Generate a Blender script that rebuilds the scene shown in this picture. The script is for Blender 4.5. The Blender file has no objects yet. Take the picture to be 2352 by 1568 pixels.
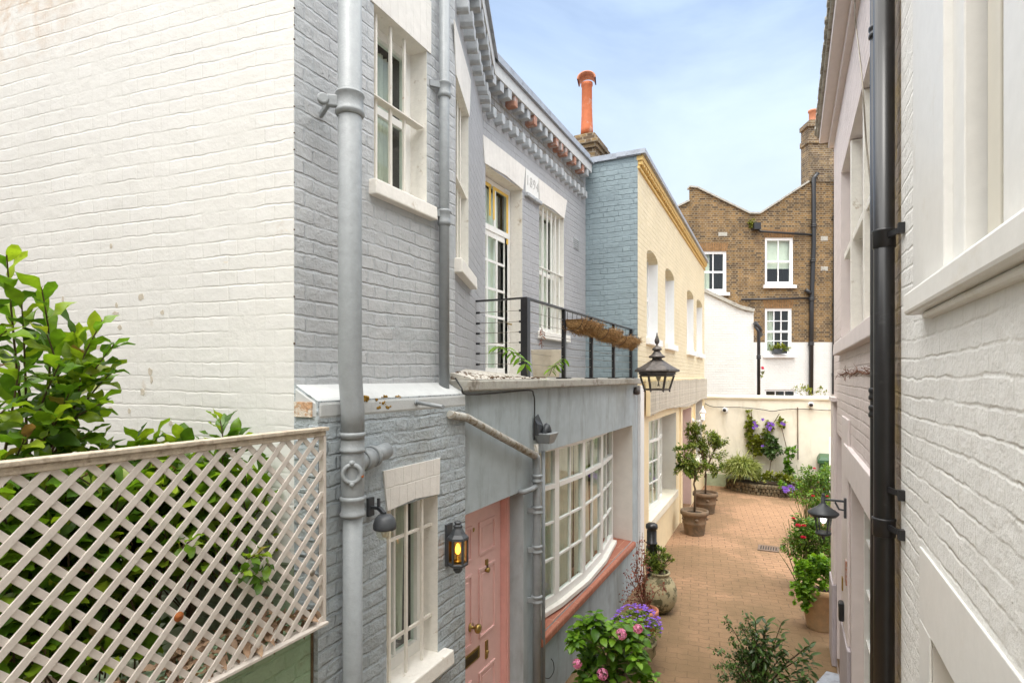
import bpy, math, random
import numpy as np
from mathutils import Vector, Matrix
R = math.radians
C = bpy.context.scene.collection
scene = bpy.context.scene

# ------------------------------------------------------------------ camera, sky, sun, exposure
EYE = 3.0                                   # eye height above the paving
YAW = math.atan(642/1307)                   # the alley runs along +Y, the camera looks to its left
cd = bpy.data.cameras.new("camera"); cam = bpy.data.objects.new("camera", cd); C.objects.link(cam)
cam.location = (0, 0, EYE); cam.rotation_euler = (R(90), 0, YAW)
cd.sensor_width = 36; cd.lens = 1307*36/2352; cd.shift_y = 0.03486
cd.clip_start = 0.02; cd.clip_end = 500
scene.camera = cam

SUN_EL, SUN_AZ = R(68), R(178)              # azimuth from +Y clockwise: high, behind the camera's left shoulder
world = bpy.data.worlds.new("World"); scene.world = world; world.use_nodes = True
wn = world.node_tree; wn.nodes.clear()
def N(nt, t, **kw):
    n = nt.nodes.new(t)
    for k, v in kw.items():
        if k.startswith('i_'):
            n.inputs[k[2:].replace('_', ' ')].default_value = v
        else: setattr(n, k, v)
    return n
sky = N(wn, 'ShaderNodeTexSky', sky_type='NISHITA', sun_disc=False, sun_elevation=SUN_EL, sun_rotation=SUN_AZ,
        air_density=1.0, dust_density=2.2, ozone_density=1.2, altitude=0)
tc = N(wn, 'ShaderNodeTexCoord'); mp = N(wn, 'ShaderNodeMapping'); mp.inputs['Scale'].default_value = (1, 1, 2.6)
mp.inputs['Rotation'].default_value = (0.3, 0.2, 0.9)
nz = N(wn, 'ShaderNodeTexNoise'); nz.inputs['Scale'].default_value = 1.7; nz.inputs['Detail'].default_value = 7; nz.inputs['Roughness'].default_value = .55
nz.inputs['Distortion'].default_value = .6
cr = N(wn, 'ShaderNodeValToRGB'); cr.color_ramp.elements[0].position = .40; cr.color_ramp.elements[0].color = (.22,)*3+(1,)
cr.color_ramp.elements[1].position = .80; cr.color_ramp.elements[1].color = (.62,)*3+(1,)
mx = N(wn, 'ShaderNodeMixRGB'); mx.inputs['Color2'].default_value = (5.4, 6.5, 7.6, 1)
bg = N(wn, 'ShaderNodeBackground'); bg.inputs['Strength'].default_value = .12
wo = N(wn, 'ShaderNodeOutputWorld')
L = wn.links.new
# the clear sky pales towards the horizon
sz = N(wn, 'ShaderNodeSeparateXYZ'); hz = N(wn, 'ShaderNodeValToRGB'); hz.color_ramp.elements[0].position = .12; hz.color_ramp.elements[0].color = (.75,.75,.75,1); hz.color_ramp.elements[1].position = .52; hz.color_ramp.elements[1].color = (0,0,0,1)
mh = N(wn, 'ShaderNodeMixRGB'); mh.inputs['Color2'].default_value = (4.3, 4.5, 4.7, 1)
# bright thin cloud veil added behind the camera, round the sun, to light the walls
vm = N(wn, 'ShaderNodeVectorMath', operation='DOT_PRODUCT'); _az, _el = R(180), R(78)
vm.inputs[1].default_value = (math.sin(_az)*math.cos(_el), math.cos(_az)*math.cos(_el), math.sin(_el))
vr = N(wn, 'ShaderNodeValToRGB'); vr.color_ramp.elements[0].position = .42; vr.color_ramp.elements[0].color = (0,0,0,1); vr.color_ramp.elements[1].position = .72; vr.color_ramp.elements[1].color = (1,1,1,1)
mv = N(wn, 'ShaderNodeMixRGB'); mv.inputs['Color2'].default_value = (19, 18.7, 18.2, 1)
L(tc.outputs['Generated'], mp.inputs['Vector']); L(mp.outputs['Vector'], nz.inputs['Vector']); L(nz.outputs['Fac'], cr.inputs['Fac'])
L(cr.outputs['Color'], mx.inputs['Fac']); L(sky.outputs['Color'], mx.inputs['Color1']); L(tc.outputs['Generated'], vm.inputs[0]); L(vm.outputs['Value'], vr.inputs['Fac']); L(vr.outputs['Color'], mv.inputs['Fac']); L(tc.outputs['Generated'], sz.inputs[0]); L(sz.outputs['Z'], hz.inputs['Fac']); L(hz.outputs['Color'], mh.inputs['Fac']); L(mx.outputs['Color'], mh.inputs['Color1']); L(mh.outputs['Color'], mv.inputs['Color1']); L(mv.outputs['Color'], bg.inputs['Color']); L(bg.outputs[0], wo.inputs['Surface'])
sd = bpy.data.lights.new("sun", 'SUN'); sd.energy = 1.2; sd.angle = R(22); sd.color = (1, .965, .91)
so = bpy.data.objects.new("sun", sd); C.objects.link(so); so.location = (0, -5, 20)
sdir = Vector((math.sin(SUN_AZ)*math.cos(SUN_EL), math.cos(SUN_AZ)*math.cos(SUN_EL), math.sin(SUN_EL)))
so.rotation_euler = sdir.to_track_quat('Z', 'Y').to_euler()
scene.view_settings.view_transform = 'Standard'; scene.view_settings.look = 'None'
scene.view_settings.exposure = 0.98; scene.view_settings.gamma = 1
scene.render.engine = 'CYCLES'
scene.cycles.max_bounces = 8; scene.cycles.diffuse_bounces = 5; scene.cycles.transparent_max_bounces = 12

# ------------------------------------------------------------------ geometry helpers
FW = Vector((-math.sin(YAW), math.cos(YAW), 0)); RT = Vector((math.cos(YAW), math.sin(YAW), 0)); UP = Vector((0, 0, 1))
EYEP = Vector((0, 0, EYE))
def ray(x, y): return FW + RT*((x-1176)/1307) + UP*((866-y)/1307)
def px(x, y, d): return EYEP + ray(x, y)*d                    # world point seen at a photograph pixel, at a depth in metres
def onX(x, y, X): r = ray(x, y); return EYEP + r*(X/r.x)      # ... on the plane X = const
def onZ(x, y, Z=0.0): r = ray(x, y); return EYEP + r*((Z-EYE)/r.z)
def Yat(x, X):                                                # where column x meets the plane X = const
    u = (x-1176)/1307; c, s = math.cos(YAW), math.sin(YAW)
    return X*(c+s*u)/(u*c-s)

class MB:
    def __init__(s): s.v = []; s.f = []; s.m = []; s.cm = 0; s.sm = []; s.smooth = False
    def vert(s, p): s.v.append(tuple(p)); return len(s.v)-1
    def face(s, idx): s.f.append(tuple(idx)); s.m.append(s.cm); s.sm.append(s.smooth)
    def poly(s, pts): s.face([s.vert(p) for p in pts])
    def hexa(s, p):   # 8 points: bottom 0-3 (ccw from above), top 4-7
        b = [s.vert(q) for q in p]
        for q in ((3,2,1,0),(4,5,6,7),(0,1,5,4),(1,2,6,5),(2,3,7,6),(3,0,4,7)): s.face([b[i] for i in q])
    def box(s, a, b):
        x0,y0,z0 = a; x1,y1,z1 = b
        s.hexa([(x0,y0,z0),(x1,y0,z0),(x1,y1,z0),(x0,y1,z0),(x0,y0,z1),(x1,y0,z1),(x1,y1,z1),(x0,y1,z1)])
    def pbox(s, P, s0, s1, z0, z1, o0, o1, taper=0):
        pts = [P(s0,z0,o0),P(s1,z0,o0),P(s1,z0,o1),P(s0,z0,o1),P(s0,z1,o0),P(s1,z1,o0),P(s1,z1,o1-taper),P(s0,z1,o1-taper)]
        if (pts[1]-pts[0]).cross(pts[3]-pts[0]).z < 0: pts = [pts[i] for i in (3,2,1,0,7,6,5,4)]
        s.hexa(pts)
    def bar(s, a, b, w, h=None, up=None):
        a, b = Vector(a), Vector(b); h = h or w; d = (b-a).normalized()
        up = Vector(up) if up else (Vector((0,0,1)) if abs(d.z) < .9 else Vector((0,1,0)))
        x = d.cross(up).normalized(); y = x.cross(d)
        c = [x*(i*w/2)+y*(j*h/2) for i, j in ((-1,-1),(1,-1),(1,1),(-1,1))]
        b0 = [s.vert(a+q) for q in c]; b1 = [s.vert(b+q) for q in c]
        s.face(b0[::-1]); s.face(b1)
        for i in range(4): j = (i+1) % 4; s.face([b0[i], b0[j], b1[j], b1[i]])
    def tube(s, pts, r, n=12, caps=True):
        pts = [Vector(p) for p in pts]; rs = r if isinstance(r, (list, tuple)) else [r]*len(pts)
        s.smooth = True; rings = []; prev = None
        for i, p in enumerate(pts):
            t = (pts[min(i+1, len(pts)-1)]-pts[max(i-1, 0)])
            t = t.normalized() if t.length > 1e-9 else Vector((0,0,1))
            if prev is None: a = t.cross(Vector((0,0,1)) if abs(t.z) < .95 else Vector((1,0,0))).normalized()
            else: a = (prev - t*prev.dot(t)).normalized()
            prev = a; b = t.cross(a)
            rings.append([s.vert(p+(a*math.cos(2*math.pi*k/n)+b*math.sin(2*math.pi*k/n))*rs[i]) for k in range(n)])
        for i in range(len(rings)-1):
            for k in range(n): j = (k+1) % n; s.face([rings[i][k], rings[i][j], rings[i+1][j], rings[i+1][k]])
        s.smooth = False
        if caps and n > 2: s.face(rings[0][::-1]); s.face(rings[-1])
    def lathe(s, c, prof, n=24, axis=None, flat=False, rot=0):
        c = Vector(c); ax = Vector(axis).normalized() if axis else Vector((0,0,1))
        a = Vector((1,0,0)) if abs(ax.x) < .9 else Vector((0,1,0)); a = (a-ax*a.dot(ax)).normalized(); b = ax.cross(a)
        s.smooth = not flat; rings = []
        for r, z in prof:
            if r < 1e-5: rings.append([s.vert(c+ax*z)])
            else: rings.append([s.vert(c+ax*z+(a*math.cos(rot+2*math.pi*k/n)+b*math.sin(rot+2*math.pi*k/n))*r) for k in range(n)])
        for i in range(len(rings)-1):
            p, q = rings[i], rings[i+1]
            for k in range(n):
                j = (k+1) % n
                if len(p) == 1 and len(q) == 1: continue
                if len(p) == 1: s.face([p[0], q[j], q[k]][::1])
                elif len(q) == 1: s.face([p[k], p[j], q[0]])
                else: s.face([p[k], p[j], q[j], q[k]])
        s.smooth = False
        if len(rings[0]) > 1: s.face(rings[0][::-1])
        if len(rings[-1]) > 1: s.face(rings[-1])
    def prism(s, poly, P0, ax1, ax2, axn, t0, t1):   # polygon (a,b) in the ax1/ax2 plane, extruded along axn
        P0 = Vector(P0); A = [P0+ax1*a+ax2*b+axn*t0 for a, b in poly]; B = [P0+ax1*a+ax2*b+axn*t1 for a, b in poly]
        ia = [s.vert(p) for p in A]; ib = [s.vert(p) for p in B]; n = len(poly)
        area = sum(poly[i][0]*poly[(i+1)%n][1]-poly[(i+1)%n][0]*poly[i][1] for i in range(n))
        flip = (ax1.cross(ax2).dot(axn) > 0) == (area > 0)
        if (t1 < t0): flip = not flip
        s.face(ia[::-1] if flip else ia); s.face(ib if flip else ib[::-1])
        for i in range(n):
            j = (i+1) % n
            q = [ia[i], ia[j], ib[j], ib[i]]; s.face(q if flip else q[::-1])
    def wall(s, P, s0, s1, z0, z1, holes=(), step=None):
        """front sheet of a wall in plane P with rectangular holes (s0,s1,z0,z1)"""
        ss = sorted({s0, s1, *[v for h in holes for v in h[:2] if s0 < v < s1]})
        zs = sorted({z0, z1, *[v for h in holes for v in h[2:4] if z0 < v < z1]})
        for i in range(len(ss)-1):
            for j in range(len(zs)-1):
                cs, cz = (ss[i]+ss[i+1])/2, (zs[j]+zs[j+1])/2
                if any(h[0] < cs < h[1] and h[2] < cz < h[3] for h in holes): continue
                q = [P(ss[i],zs[j],0),P(ss[i+1],zs[j],0),P(ss[i+1],zs[j+1],0),P(ss[i],zs[j+1],0)]
                if (q[1]-q[0]).cross(q[3]-q[0]).dot(P(0,0,1)-P(0,0,0)) < 0: q = q[::-1]
                s.poly(q)
    def reveal(s, P, h, depth, bottom=True):
        a, b, c, d = h
        for q in (((a,c),(a,d)), ((b,d),(b,c)), ((a,d),(b,d))) + ((((b,c),(a,c)),) if bottom else ()):
            (p0, z0), (p1, z1) = q
            s.poly([P(p0,z0,0),P(p1,z1,0),P(p1,z1,-depth),P(p0,z0,-depth)])
    def build(s, name, mat, parent=None, label=None, bevel=0, kind=None, fixn=True):
        me = bpy.data.meshes.new(name)
        off = Vector((0,0,0))
        if parent is not None:
            q = parent
            while q is not None: off += q.location; q = q.parent
        V = np.array(s.v, dtype=np.float64).reshape(-1, 3) - np.array(off)
        me.from_pydata([tuple(v) for v in V], [], s.f)
        for m in (mat if isinstance(mat, (list, tuple)) else [mat]): me.materials.append(m)
        me.polygons.foreach_set('material_index', s.m); me.polygons.foreach_set('use_smooth', s.sm)
        me.update()
        if fixn:
            import bmesh
            bm = bmesh.new(); bm.from_mesh(me); bmesh.ops.remove_doubles(bm, verts=bm.verts, dist=1e-5)
            bmesh.ops.recalc_face_normals(bm, faces=bm.faces); bm.to_mesh(me); bm.free()
        autouv(me, off)
        o = bpy.data.objects.new(name, me); C.objects.link(o)
        if parent is not None: o.parent = parent
        if label: o['label'] = label
        if kind: o['kind'] = kind
        if bevel:
            b = o.modifiers.new('bevel', 'BEVEL'); b.width = bevel; b.segments = 2; b.limit_method = 'ANGLE'; b.angle_limit = R(40)
        return o
def autouv(me, off):
    uv = me.uv_layers.new(name='UVMap'); d = np.zeros(len(me.loops)*2)
    vs = np.zeros(len(me.vertices)*3); me.vertices.foreach_get('co', vs); vs = vs.reshape(-1,3)+np.array(off)
    for p in me.polygons:
        n = p.normal
        idx = [me.loops[i].vertex_index for i in p.loop_indices]
        P = vs[idx]
        if abs(n.z) > .75: U = P[:,0]; W = P[:,1]
        else:
            l = math.hypot(n.x, n.y) or 1; tx, ty = -n.y/l, n.x/l
            if ty < -.3 or (abs(ty) <= .3 and tx < 0): tx, ty = -tx, -ty
            U = P[:,0]*tx+P[:,1]*ty; W = P[:,2]
        for k, li in enumerate(p.loop_indices): d[2*li] = U[k]; d[2*li+1] = W[k]
    uv.data.foreach_set('uv', d)
def plane(o, t, n):
    o, t, n = Vector(o), Vector(t).normalized(), Vector(n).normalized()
    return lambda s, z, out=0: Vector((o.x+t.x*s+n.x*out, o.y+t.y*s+n.y*out, z))
def planeX(X, side=1): return plane((X,0,0), (0,1,0), (side,0,0))     # side=+1: left of the alley, outward = +X
def two(a, b, n_side=1):                                              # plane through two plan points, s from a
    a, b = Vector((a[0],a[1],0)), Vector((b[0],b[1],0)); t = (b-a).normalized(); n = Vector((t.y,-t.x,0))*n_side
    return plane(a, t, n), (b-a).length
def thing(name, label, cat, loc=(0,0,0), group=None, rz=0):
    o = bpy.data.objects.new(name, None); C.objects.link(o); o.location = loc; o.rotation_euler = (0,0,rz)
    o.empty_display_size = .1
    o['label'] = label; o['category'] = cat
    if group: o['group'] = group
    return o
def tag(o, label, cat, group=None, kind=None):
    if label: o['label'] = label
    if cat: o['category'] = cat
    if group: o['group'] = group
    if kind: o['kind'] = kind
    return o
def kids(o): return [c for c in bpy.data.objects if c.parent == o]
def dup(o, loc, label, rz=0, scale=None):
    def rec(src, par):
        c = src.copy(); C.objects.link(c)
        if par is not None: c.parent = par
        for ch in kids(src): rec(ch, c)
        return c
    r = rec(o, None); r.location = loc; r.rotation_euler = (0,0,rz); r['label'] = label
    if scale: r.scale = scale
    return r

# ------------------------------------------------------------------ materials
def mat(name):
    m = bpy.data.materials.new(name); m.use_nodes = True; nt = m.node_tree; nt.nodes.clear()
    out = nt.nodes.new('ShaderNodeOutputMaterial'); b = nt.nodes.new('ShaderNodeBsdfPrincipled')
    nt.links.new(b.outputs[0], out.inputs['Surface']); return m, nt, b, out
def noise(nt, vec, scale, detail=4, rough=.55, dist=0):
    n = nt.nodes.new('ShaderNodeTexNoise'); n.inputs['Scale'].default_value = scale; n.inputs['Detail'].default_value = detail
    n.inputs['Roughness'].default_value = rough; n.inputs['Distortion'].default_value = dist
    nt.links.new(vec, n.inputs['Vector']); return n.outputs['Fac']
def ramp(nt, fac, stops):
    r = nt.nodes.new('ShaderNodeValToRGB'); e = r.color_ramp.elements
    while len(e) > len(stops): e.remove(e[-1])
    while len(e) < len(stops): e.new(.5)
    for k, (p, c) in enumerate(stops):
        e[k].position = p; e[k].color = (c if isinstance(c, (tuple, list)) else (c,)*3)[:3]+(1,) if not isinstance(c, (int, float)) else (c, c, c, 1)
    nt.links.new(fac, r.inputs['Fac']); return r.outputs['Color']
def mix(nt, fac, a, b, mode='MIX'):
    m = nt.nodes.new('ShaderNodeMixRGB'); m.blend_type = mode
    for k, v in ((0, fac), (1, a), (2, b)):
        if isinstance(v, (int, float)): m.inputs[k].default_value = v if k == 0 else (v, v, v, 1)
        elif isinstance(v, tuple): m.inputs[k].default_value = v[:3]+(1,)
        else: nt.links.new(v, m.inputs[k])
    return m.outputs[0]
def mth(nt, op, a, b=None, c=None):
    m = nt.nodes.new('ShaderNodeMath'); m.operation = op
    for k, v in ((0, a), (1, b), (2, c)):
        if v is None: continue
        if isinstance(v, (int, float)): m.inputs[k].default_value = v
        else: nt.links.new(v, m.inputs[k])
    return m.outputs[0]
def bump(nt, b, h, strength=.5, dist=.01):
    n = nt.nodes.new('ShaderNodeBump'); n.inputs['Strength'].default_value = strength; n.inputs['Distance'].default_value = dist
    nt.links.new(h, n.inputs['Height']); nt.links.new(n.outputs['Normal'], b.inputs['Normal'])
def coords(nt, uv=True):
    t = nt.nodes.new('ShaderNodeTexCoord'); return t.outputs['UV'] if uv else t.outputs['Object']
def brick_mat(name, c1, c2, mortar, bw=.225, rh=.075, ms=.010, smooth=.5, bs=.8, bd=.008, rough=.62, warp=.006, wscale=9,
              grain=.35, stain=None, stain_amt=(.62,.75), mottled=.06, squash=.5, sfreq=2, stain_scale=1.2, bias=0.0, chip=None, chip_t=(.70,.71)):
    m, nt, b, out = mat(name); uv = coords(nt)
    # warp the courses a little so no joint runs dead straight
    wn_ = nt.nodes.new('ShaderNodeTexNoise'); wn_.inputs['Scale'].default_value = wscale; wn_.inputs['Detail'].default_value = 2
    nt.links.new(uv, wn_.inputs['Vector'])
    sub = nt.nodes.new('ShaderNodeVectorMath'); sub.operation = 'SUBTRACT'; sub.inputs[1].default_value = (.5,.5,.5); nt.links.new(wn_.outputs['Color'], sub.inputs[0])
    sc = nt.nodes.new('ShaderNodeVectorMath'); sc.operation = 'SCALE'; sc.inputs['Scale'].default_value = warp*2; nt.links.new(sub.outputs[0], sc.inputs[0])
    w2 = nt.nodes.new('ShaderNodeTexNoise'); w2.inputs['Scale'].default_value = 1.1; w2.inputs['Detail'].default_value = 1; nt.links.new(uv, w2.inputs['Vector'])
    sub2 = nt.nodes.new('ShaderNodeVectorMath'); sub2.operation = 'SUBTRACT'; sub2.inputs[1].default_value = (.5,.5,.5); nt.links.new(w2.outputs['Color'], sub2.inputs[0])
    sc2 = nt.nodes.new('ShaderNodeVectorMath'); sc2.operation = 'SCALE'; sc2.inputs['Scale'].default_value = warp*4; nt.links.new(sub2.outputs[0], sc2.inputs[0])
    ad = nt.nodes.new('ShaderNodeVectorMath'); nt.links.new(uv, ad.inputs[0]); nt.links.new(sc.outputs[0], ad.inputs[1])
    ad2 = nt.nodes.new('ShaderNodeVectorMath'); nt.links.new(ad.outputs[0], ad2.inputs[0]); nt.links.new(sc2.outputs[0], ad2.inputs[1])
    w4 = nt.nodes.new('ShaderNodeTexNoise'); w4.inputs['Scale'].default_value = 42; w4.inputs['Detail'].default_value = 3; nt.links.new(uv, w4.inputs['Vector'])
    s4 = nt.nodes.new('ShaderNodeVectorMath'); s4.operation = 'SUBTRACT'; s4.inputs[1].default_value = (.5,.5,.5); nt.links.new(w4.outputs['Color'], s4.inputs[0])
    s5 = nt.nodes.new('ShaderNodeVectorMath'); s5.operation = 'SCALE'; s5.inputs['Scale'].default_value = .011; nt.links.new(s4.outputs[0], s5.inputs[0])
    ad3 = nt.nodes.new('ShaderNodeVectorMath'); nt.links.new(ad2.outputs[0], ad3.inputs[0]); nt.links.new(s5.outputs[0], ad3.inputs[1])
    v = ad3.outputs[0]
    br = nt.nodes.new('ShaderNodeTexBrick'); br.offset = .5; br.squash = squash; br.squash_frequency = sfreq
    for k, val in (('Color1', c1), ('Color2', c2), ('Mortar', mortar)): br.inputs[k].default_value = val[:3]+(1,)
    br.inputs['Scale'].default_value = 1; br.inputs['Mortar Size'].default_value = ms; br.inputs['Mortar Smooth'].default_value = smooth
    br.inputs['Bias'].default_value = bias; br.inputs['Brick Width'].default_value = bw; br.inputs['Row Height'].default_value = rh
    nt.links.new(v, br.inputs['Vector'])
    fine = noise(nt, uv, 70, 5, .65); med = noise(nt, uv, 16, 4, .6); big = noise(nt, uv, 1.6, 4, .6)
    col = mix(nt, 1.0, br.outputs['Color'], ramp(nt, big, [(.25, 1-mottled*2), (.8, 1+mottled)]), 'MULTIPLY')
    col = mix(nt, 1.0, col, ramp(nt, med, [(.3, 1-mottled), (.7, 1+mottled*.5)]), 'MULTIPLY')
    pits = noise(nt, uv, 38, 3, .7)
    pitm = ramp(nt, pits, [(.26, 1.0), (.33, 0.0)])
    if stain:
        st = noise(nt, uv, stain_scale, 6, .68, .4)
        col = mix(nt, ramp(nt, st, [(stain_amt[0], 0.0), (stain_amt[1], .75)]), col, stain)
    if chip:
        ch = noise(nt, uv, 5.5, 3, .6, .2)
        col = mix(nt, ramp(nt, ch, [(chip_t[0], 0.0), (chip_t[1], .9)]), col, chip)
    nt.links.new(col, b.inputs['Base Color'])
    b2 = nt.nodes.new('ShaderNodeTexBrick'); b2.offset = 0; b2.squash = 1; b2.inputs['Scale'].default_value = 1; b2.inputs['Mortar Size'].default_value = ms; b2.inputs['Mortar Smooth'].default_value = smooth
    b2.inputs['Brick Width'].default_value = 400; b2.inputs['Row Height'].default_value = rh; nt.links.new(v, b2.inputs['Vector'])
    fade = ramp(nt, noise(nt, uv, 2.7, 3, .6), [(.40, .10), (.62, 1.0)])          # paint has filled some joints
    h = mth(nt, 'SUBTRACT', 1.0, mth(nt, 'MULTIPLY', fade, mth(nt, 'ADD', mth(nt, 'MULTIPLY', br.outputs['Fac'], .5), mth(nt, 'MULTIPLY', b2.outputs['Fac'], .4))))
    # each brick sits slightly proud or back, and its face is uneven
    b3 = nt.nodes.new('ShaderNodeTexBrick'); b3.offset = .5; b3.squash = squash; b3.squash_frequency = sfreq
    for k, val in (('Color1', (0,0,0,1)), ('Color2', (1,1,1,1)), ('Mortar', (.3,.3,.3,1))): b3.inputs[k].default_value = val
    b3.inputs['Scale'].default_value = 1; b3.inputs['Mortar Size'].default_value = ms; b3.inputs['Mortar Smooth'].default_value = 1; b3.inputs['Brick Width'].default_value = bw; b3.inputs['Row Height'].default_value = rh
    nt.links.new(v, b3.inputs['Vector'])
    h = mth(nt, 'ADD', h, mth(nt, 'MULTIPLY', b3.outputs['Color'], .35)); h = mth(nt, 'ADD', h, mth(nt, 'MULTIPLY', noise(nt, uv, 5.5, 3, .6), grain*3.0))
    h = mth(nt, 'ADD', h, mth(nt, 'MULTIPLY', med, grain*1.6)); h = mth(nt, 'ADD', h, mth(nt, 'MULTIPLY', fine, grain*.8))
    h = mth(nt, 'SUBTRACT', h, mth(nt, 'MULTIPLY', pitm, grain*1.2))
    bump(nt, b, h, bs, bd); b.inputs['Roughness'].default_value = rough
    b.inputs['Specular IOR Level'].default_value = .35
    return m
def paint_mat(name, col, rough=.5, mott=.05, bs=.25, bd=.003, scale=14, dirt=None, dirt_t=(.6,.75), dirt_scale=3, metal=0, uv=False, spec=.4, fine=90, dstretch=None):
    m, nt, b, out = mat(name); v = coords(nt, uv)
    n1 = noise(nt, v, scale, 4, .6); n2 = noise(nt, v, fine, 3, .6)
    c = mix(nt, 1.0, col, ramp(nt, n1, [(.25, 1-mott*1.6), (.75, 1+mott)]), 'MULTIPLY')
    if dirt:
        dv = v
        if dstretch:
            mpn = nt.nodes.new('ShaderNodeMapping'); mpn.inputs['Scale'].default_value = dstretch; nt.links.new(v, mpn.inputs['Vector']); dv = mpn.outputs[0]
        c = mix(nt, ramp(nt, noise(nt, dv, dirt_scale, 7, .7, .3), [(dirt_t[0], 0.0), (dirt_t[1], .85)]), c, dirt)
    nt.links.new(c, b.inputs['Base Color']); b.inputs['Roughness'].default_value = rough; b.inputs['Metallic'].default_value = metal
    b.inputs['Specular IOR Level'].default_value = spec
    h = mth(nt, 'ADD', n1, mth(nt, 'MULTIPLY', n2, .5)); bump(nt, b, h, bs, bd)
    return m
def glass_mat(name, tint=(.9,.95,.93), dark=None):
    m, nt, b, out = mat(name); nt.nodes.remove(b)
    tr = nt.nodes.new('ShaderNodeBsdfTransparent'); tr.inputs[0].default_value = tint+(1,)
    gl = nt.nodes.new('ShaderNodeBsdfGlossy'); gl.inputs['Roughness'].default_value = .02; gl.inputs[0].default_value = (1,1,1,1)
    fr = nt.nodes.new('ShaderNodeFresnel'); fr.inputs[0].default_value = 1.5
    nv = noise(nt, coords(nt, False), 3.0, 2); bp = nt.nodes.new('ShaderNodeBump'); bp.inputs['Strength'].default_value = .15; bp.inputs['Distance'].default_value = .004
    nt.links.new(nv, bp.inputs['Height']); nt.links.new(bp.outputs[0], gl.inputs['Normal'])
    ms = nt.nodes.new('ShaderNodeMixShader'); ge = nt.nodes.new('ShaderNodeNewGeometry'); f = mth(nt, 'MULTIPLY', mth(nt, 'MULTIPLY_ADD', fr.outputs[0], 1.0, .02), mth(nt, 'SUBTRACT', 1.0, ge.outputs['Backfacing']))
    nt.links.new(f, ms.inputs[0]); nt.links.new(tr.outputs[0], ms.inputs[1]); nt.links.new(gl.outputs[0], ms.inputs[2])
    nt.links.new(ms.outputs[0], out.inputs['Surface']); return m
def glow_mat(name, col, s):
    m, nt, b, out = mat(name); b.inputs['Base Color'].default_value = (.9,.9,.9,1); b.inputs['Emission Color'].default_value = col+(1,); b.inputs['Emission Strength'].default_value = s; return m
def leaf_mat(name, cols, trans=.35, rough=.42, odd=None, odd_t=.93):
    """cols: dark to light leaf colours picked per leaf by the 'rnd' attribute"""
    m, nt, b, out = mat(name)
    at = nt.nodes.new('ShaderNodeAttribute'); at.attribute_name = 'rnd'
    k = len(cols); stops = [(i/(k-1)*(odd_t if odd else 1), c) for i, c in enumerate(cols)]
    if odd: stops.append((min(odd_t+.03, 1), odd))
    c = ramp(nt, at.outputs['Fac'], stops)
    n1 = noise(nt, coords(nt, False), 45, 3); c = mix(nt, 1.0, c, ramp(nt, n1, [(.3,.8),(.7,1.15)]), 'MULTIPLY')
    nt.links.new(c, b.inputs['Base Color']); b.inputs['Roughness'].default_value = rough; b.inputs['Specular IOR Level'].default_value = .45
    tl = nt.nodes.new('ShaderNodeBsdfTranslucent'); nt.links.new(mix(nt, 1.0, c, (1.3,1.35,.6), 'MULTIPLY'), tl.inputs[0])
    ms = nt.nodes.new('ShaderNodeMixShader'); ms.inputs[0].default_value = trans
    nt.links.new(b.outputs[0], ms.inputs[1]); nt.links.new(tl.outputs[0], ms.inputs[2]); nt.links.new(ms.outputs[0], out.inputs['Surface'])
    bump(nt, b, n1, .3, .002)
    return m

# ------------------------------------------------------------------ leaves
def leaf_tmpl(shape='oval', n=4, fold=.25, curl=.35, w=.42, wave=0):
    """unit leaf along +X, width w, folded along the midrib; returns verts, faces"""
    v = []; f = []
    for i in range(n+1):
        t = i/n
        if shape == 'oval': ww = math.sin(math.pi*min(max(t,.0),1))**.75*w/2
        elif shape == 'obov': ww = (math.sin(math.pi*t**1.35))**.7*w/2 if 0 < t < 1 else 0
        elif shape == 'strap': ww = w/2*(1-t**3)*min(1, t*6+.3)
        else: ww = math.sin(math.pi*t**.8)*w/2 if t < 1 else 0
        x = t; z = -curl*t*t
        wz = math.sin(t*9)*wave*ww
        v += [(x, -ww, z+fold*ww+wz), (x, 0, z), (x, ww, z+fold*ww-wz)]
    for i in range(n):
        a = i*3
        f += [(a, a+1, a+4, a+3), (a+1, a+2, a+5, a+4)]
    return np.array(v), f
class Leaves:
    def __init__(s, tmpl, seed=0): s.tv, s.tf = tmpl; s.V = []; s.r = []; s.n = 0; s.rs = np.random.RandomState(seed)
    def add(s, p, d, size, up=(0,0,1), rnd=None):
        d = np.array(d, float); d /= (np.linalg.norm(d) or 1)
        up = np.array(up, float)+s.rs.normal(0,.35,3); y = np.cross(up, d); ln = np.linalg.norm(y)
        y = y/ln if ln > 1e-4 else np.array([0,1.,0]); z = np.cross(d, y)
        M = np.stack([d, y, z]); s.V.append(s.tv*size @ M + np.array(p)); s.r.append(s.rs.rand() if rnd is None else rnd); s.n += 1
    def build(s, name, m, parent=None, extra=None):
        if not s.n: return None
        off = Vector((0,0,0)); q = parent
        while q is not None: off += q.location; q = q.parent
        V = np.concatenate(s.V)-np.array(off); k = len(s.tv); me = bpy.data.meshes.new(name)
        F = [tuple(i+j*k for i in f) for j in range(s.n) for f in s.tf]
        me.from_pydata(V.tolist(), [], F); me.materials.append(m)
        me.polygons.foreach_set('use_smooth', [True]*len(F))
        a = me.attributes.new('rnd', 'FLOAT', 'POINT'); a.data.foreach_set('value', np.repeat(s.r, k)); me.update()
        o = bpy.data.objects.new(name, me); C.objects.link(o)
        if parent is not None: o.parent = parent
        return o
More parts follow.
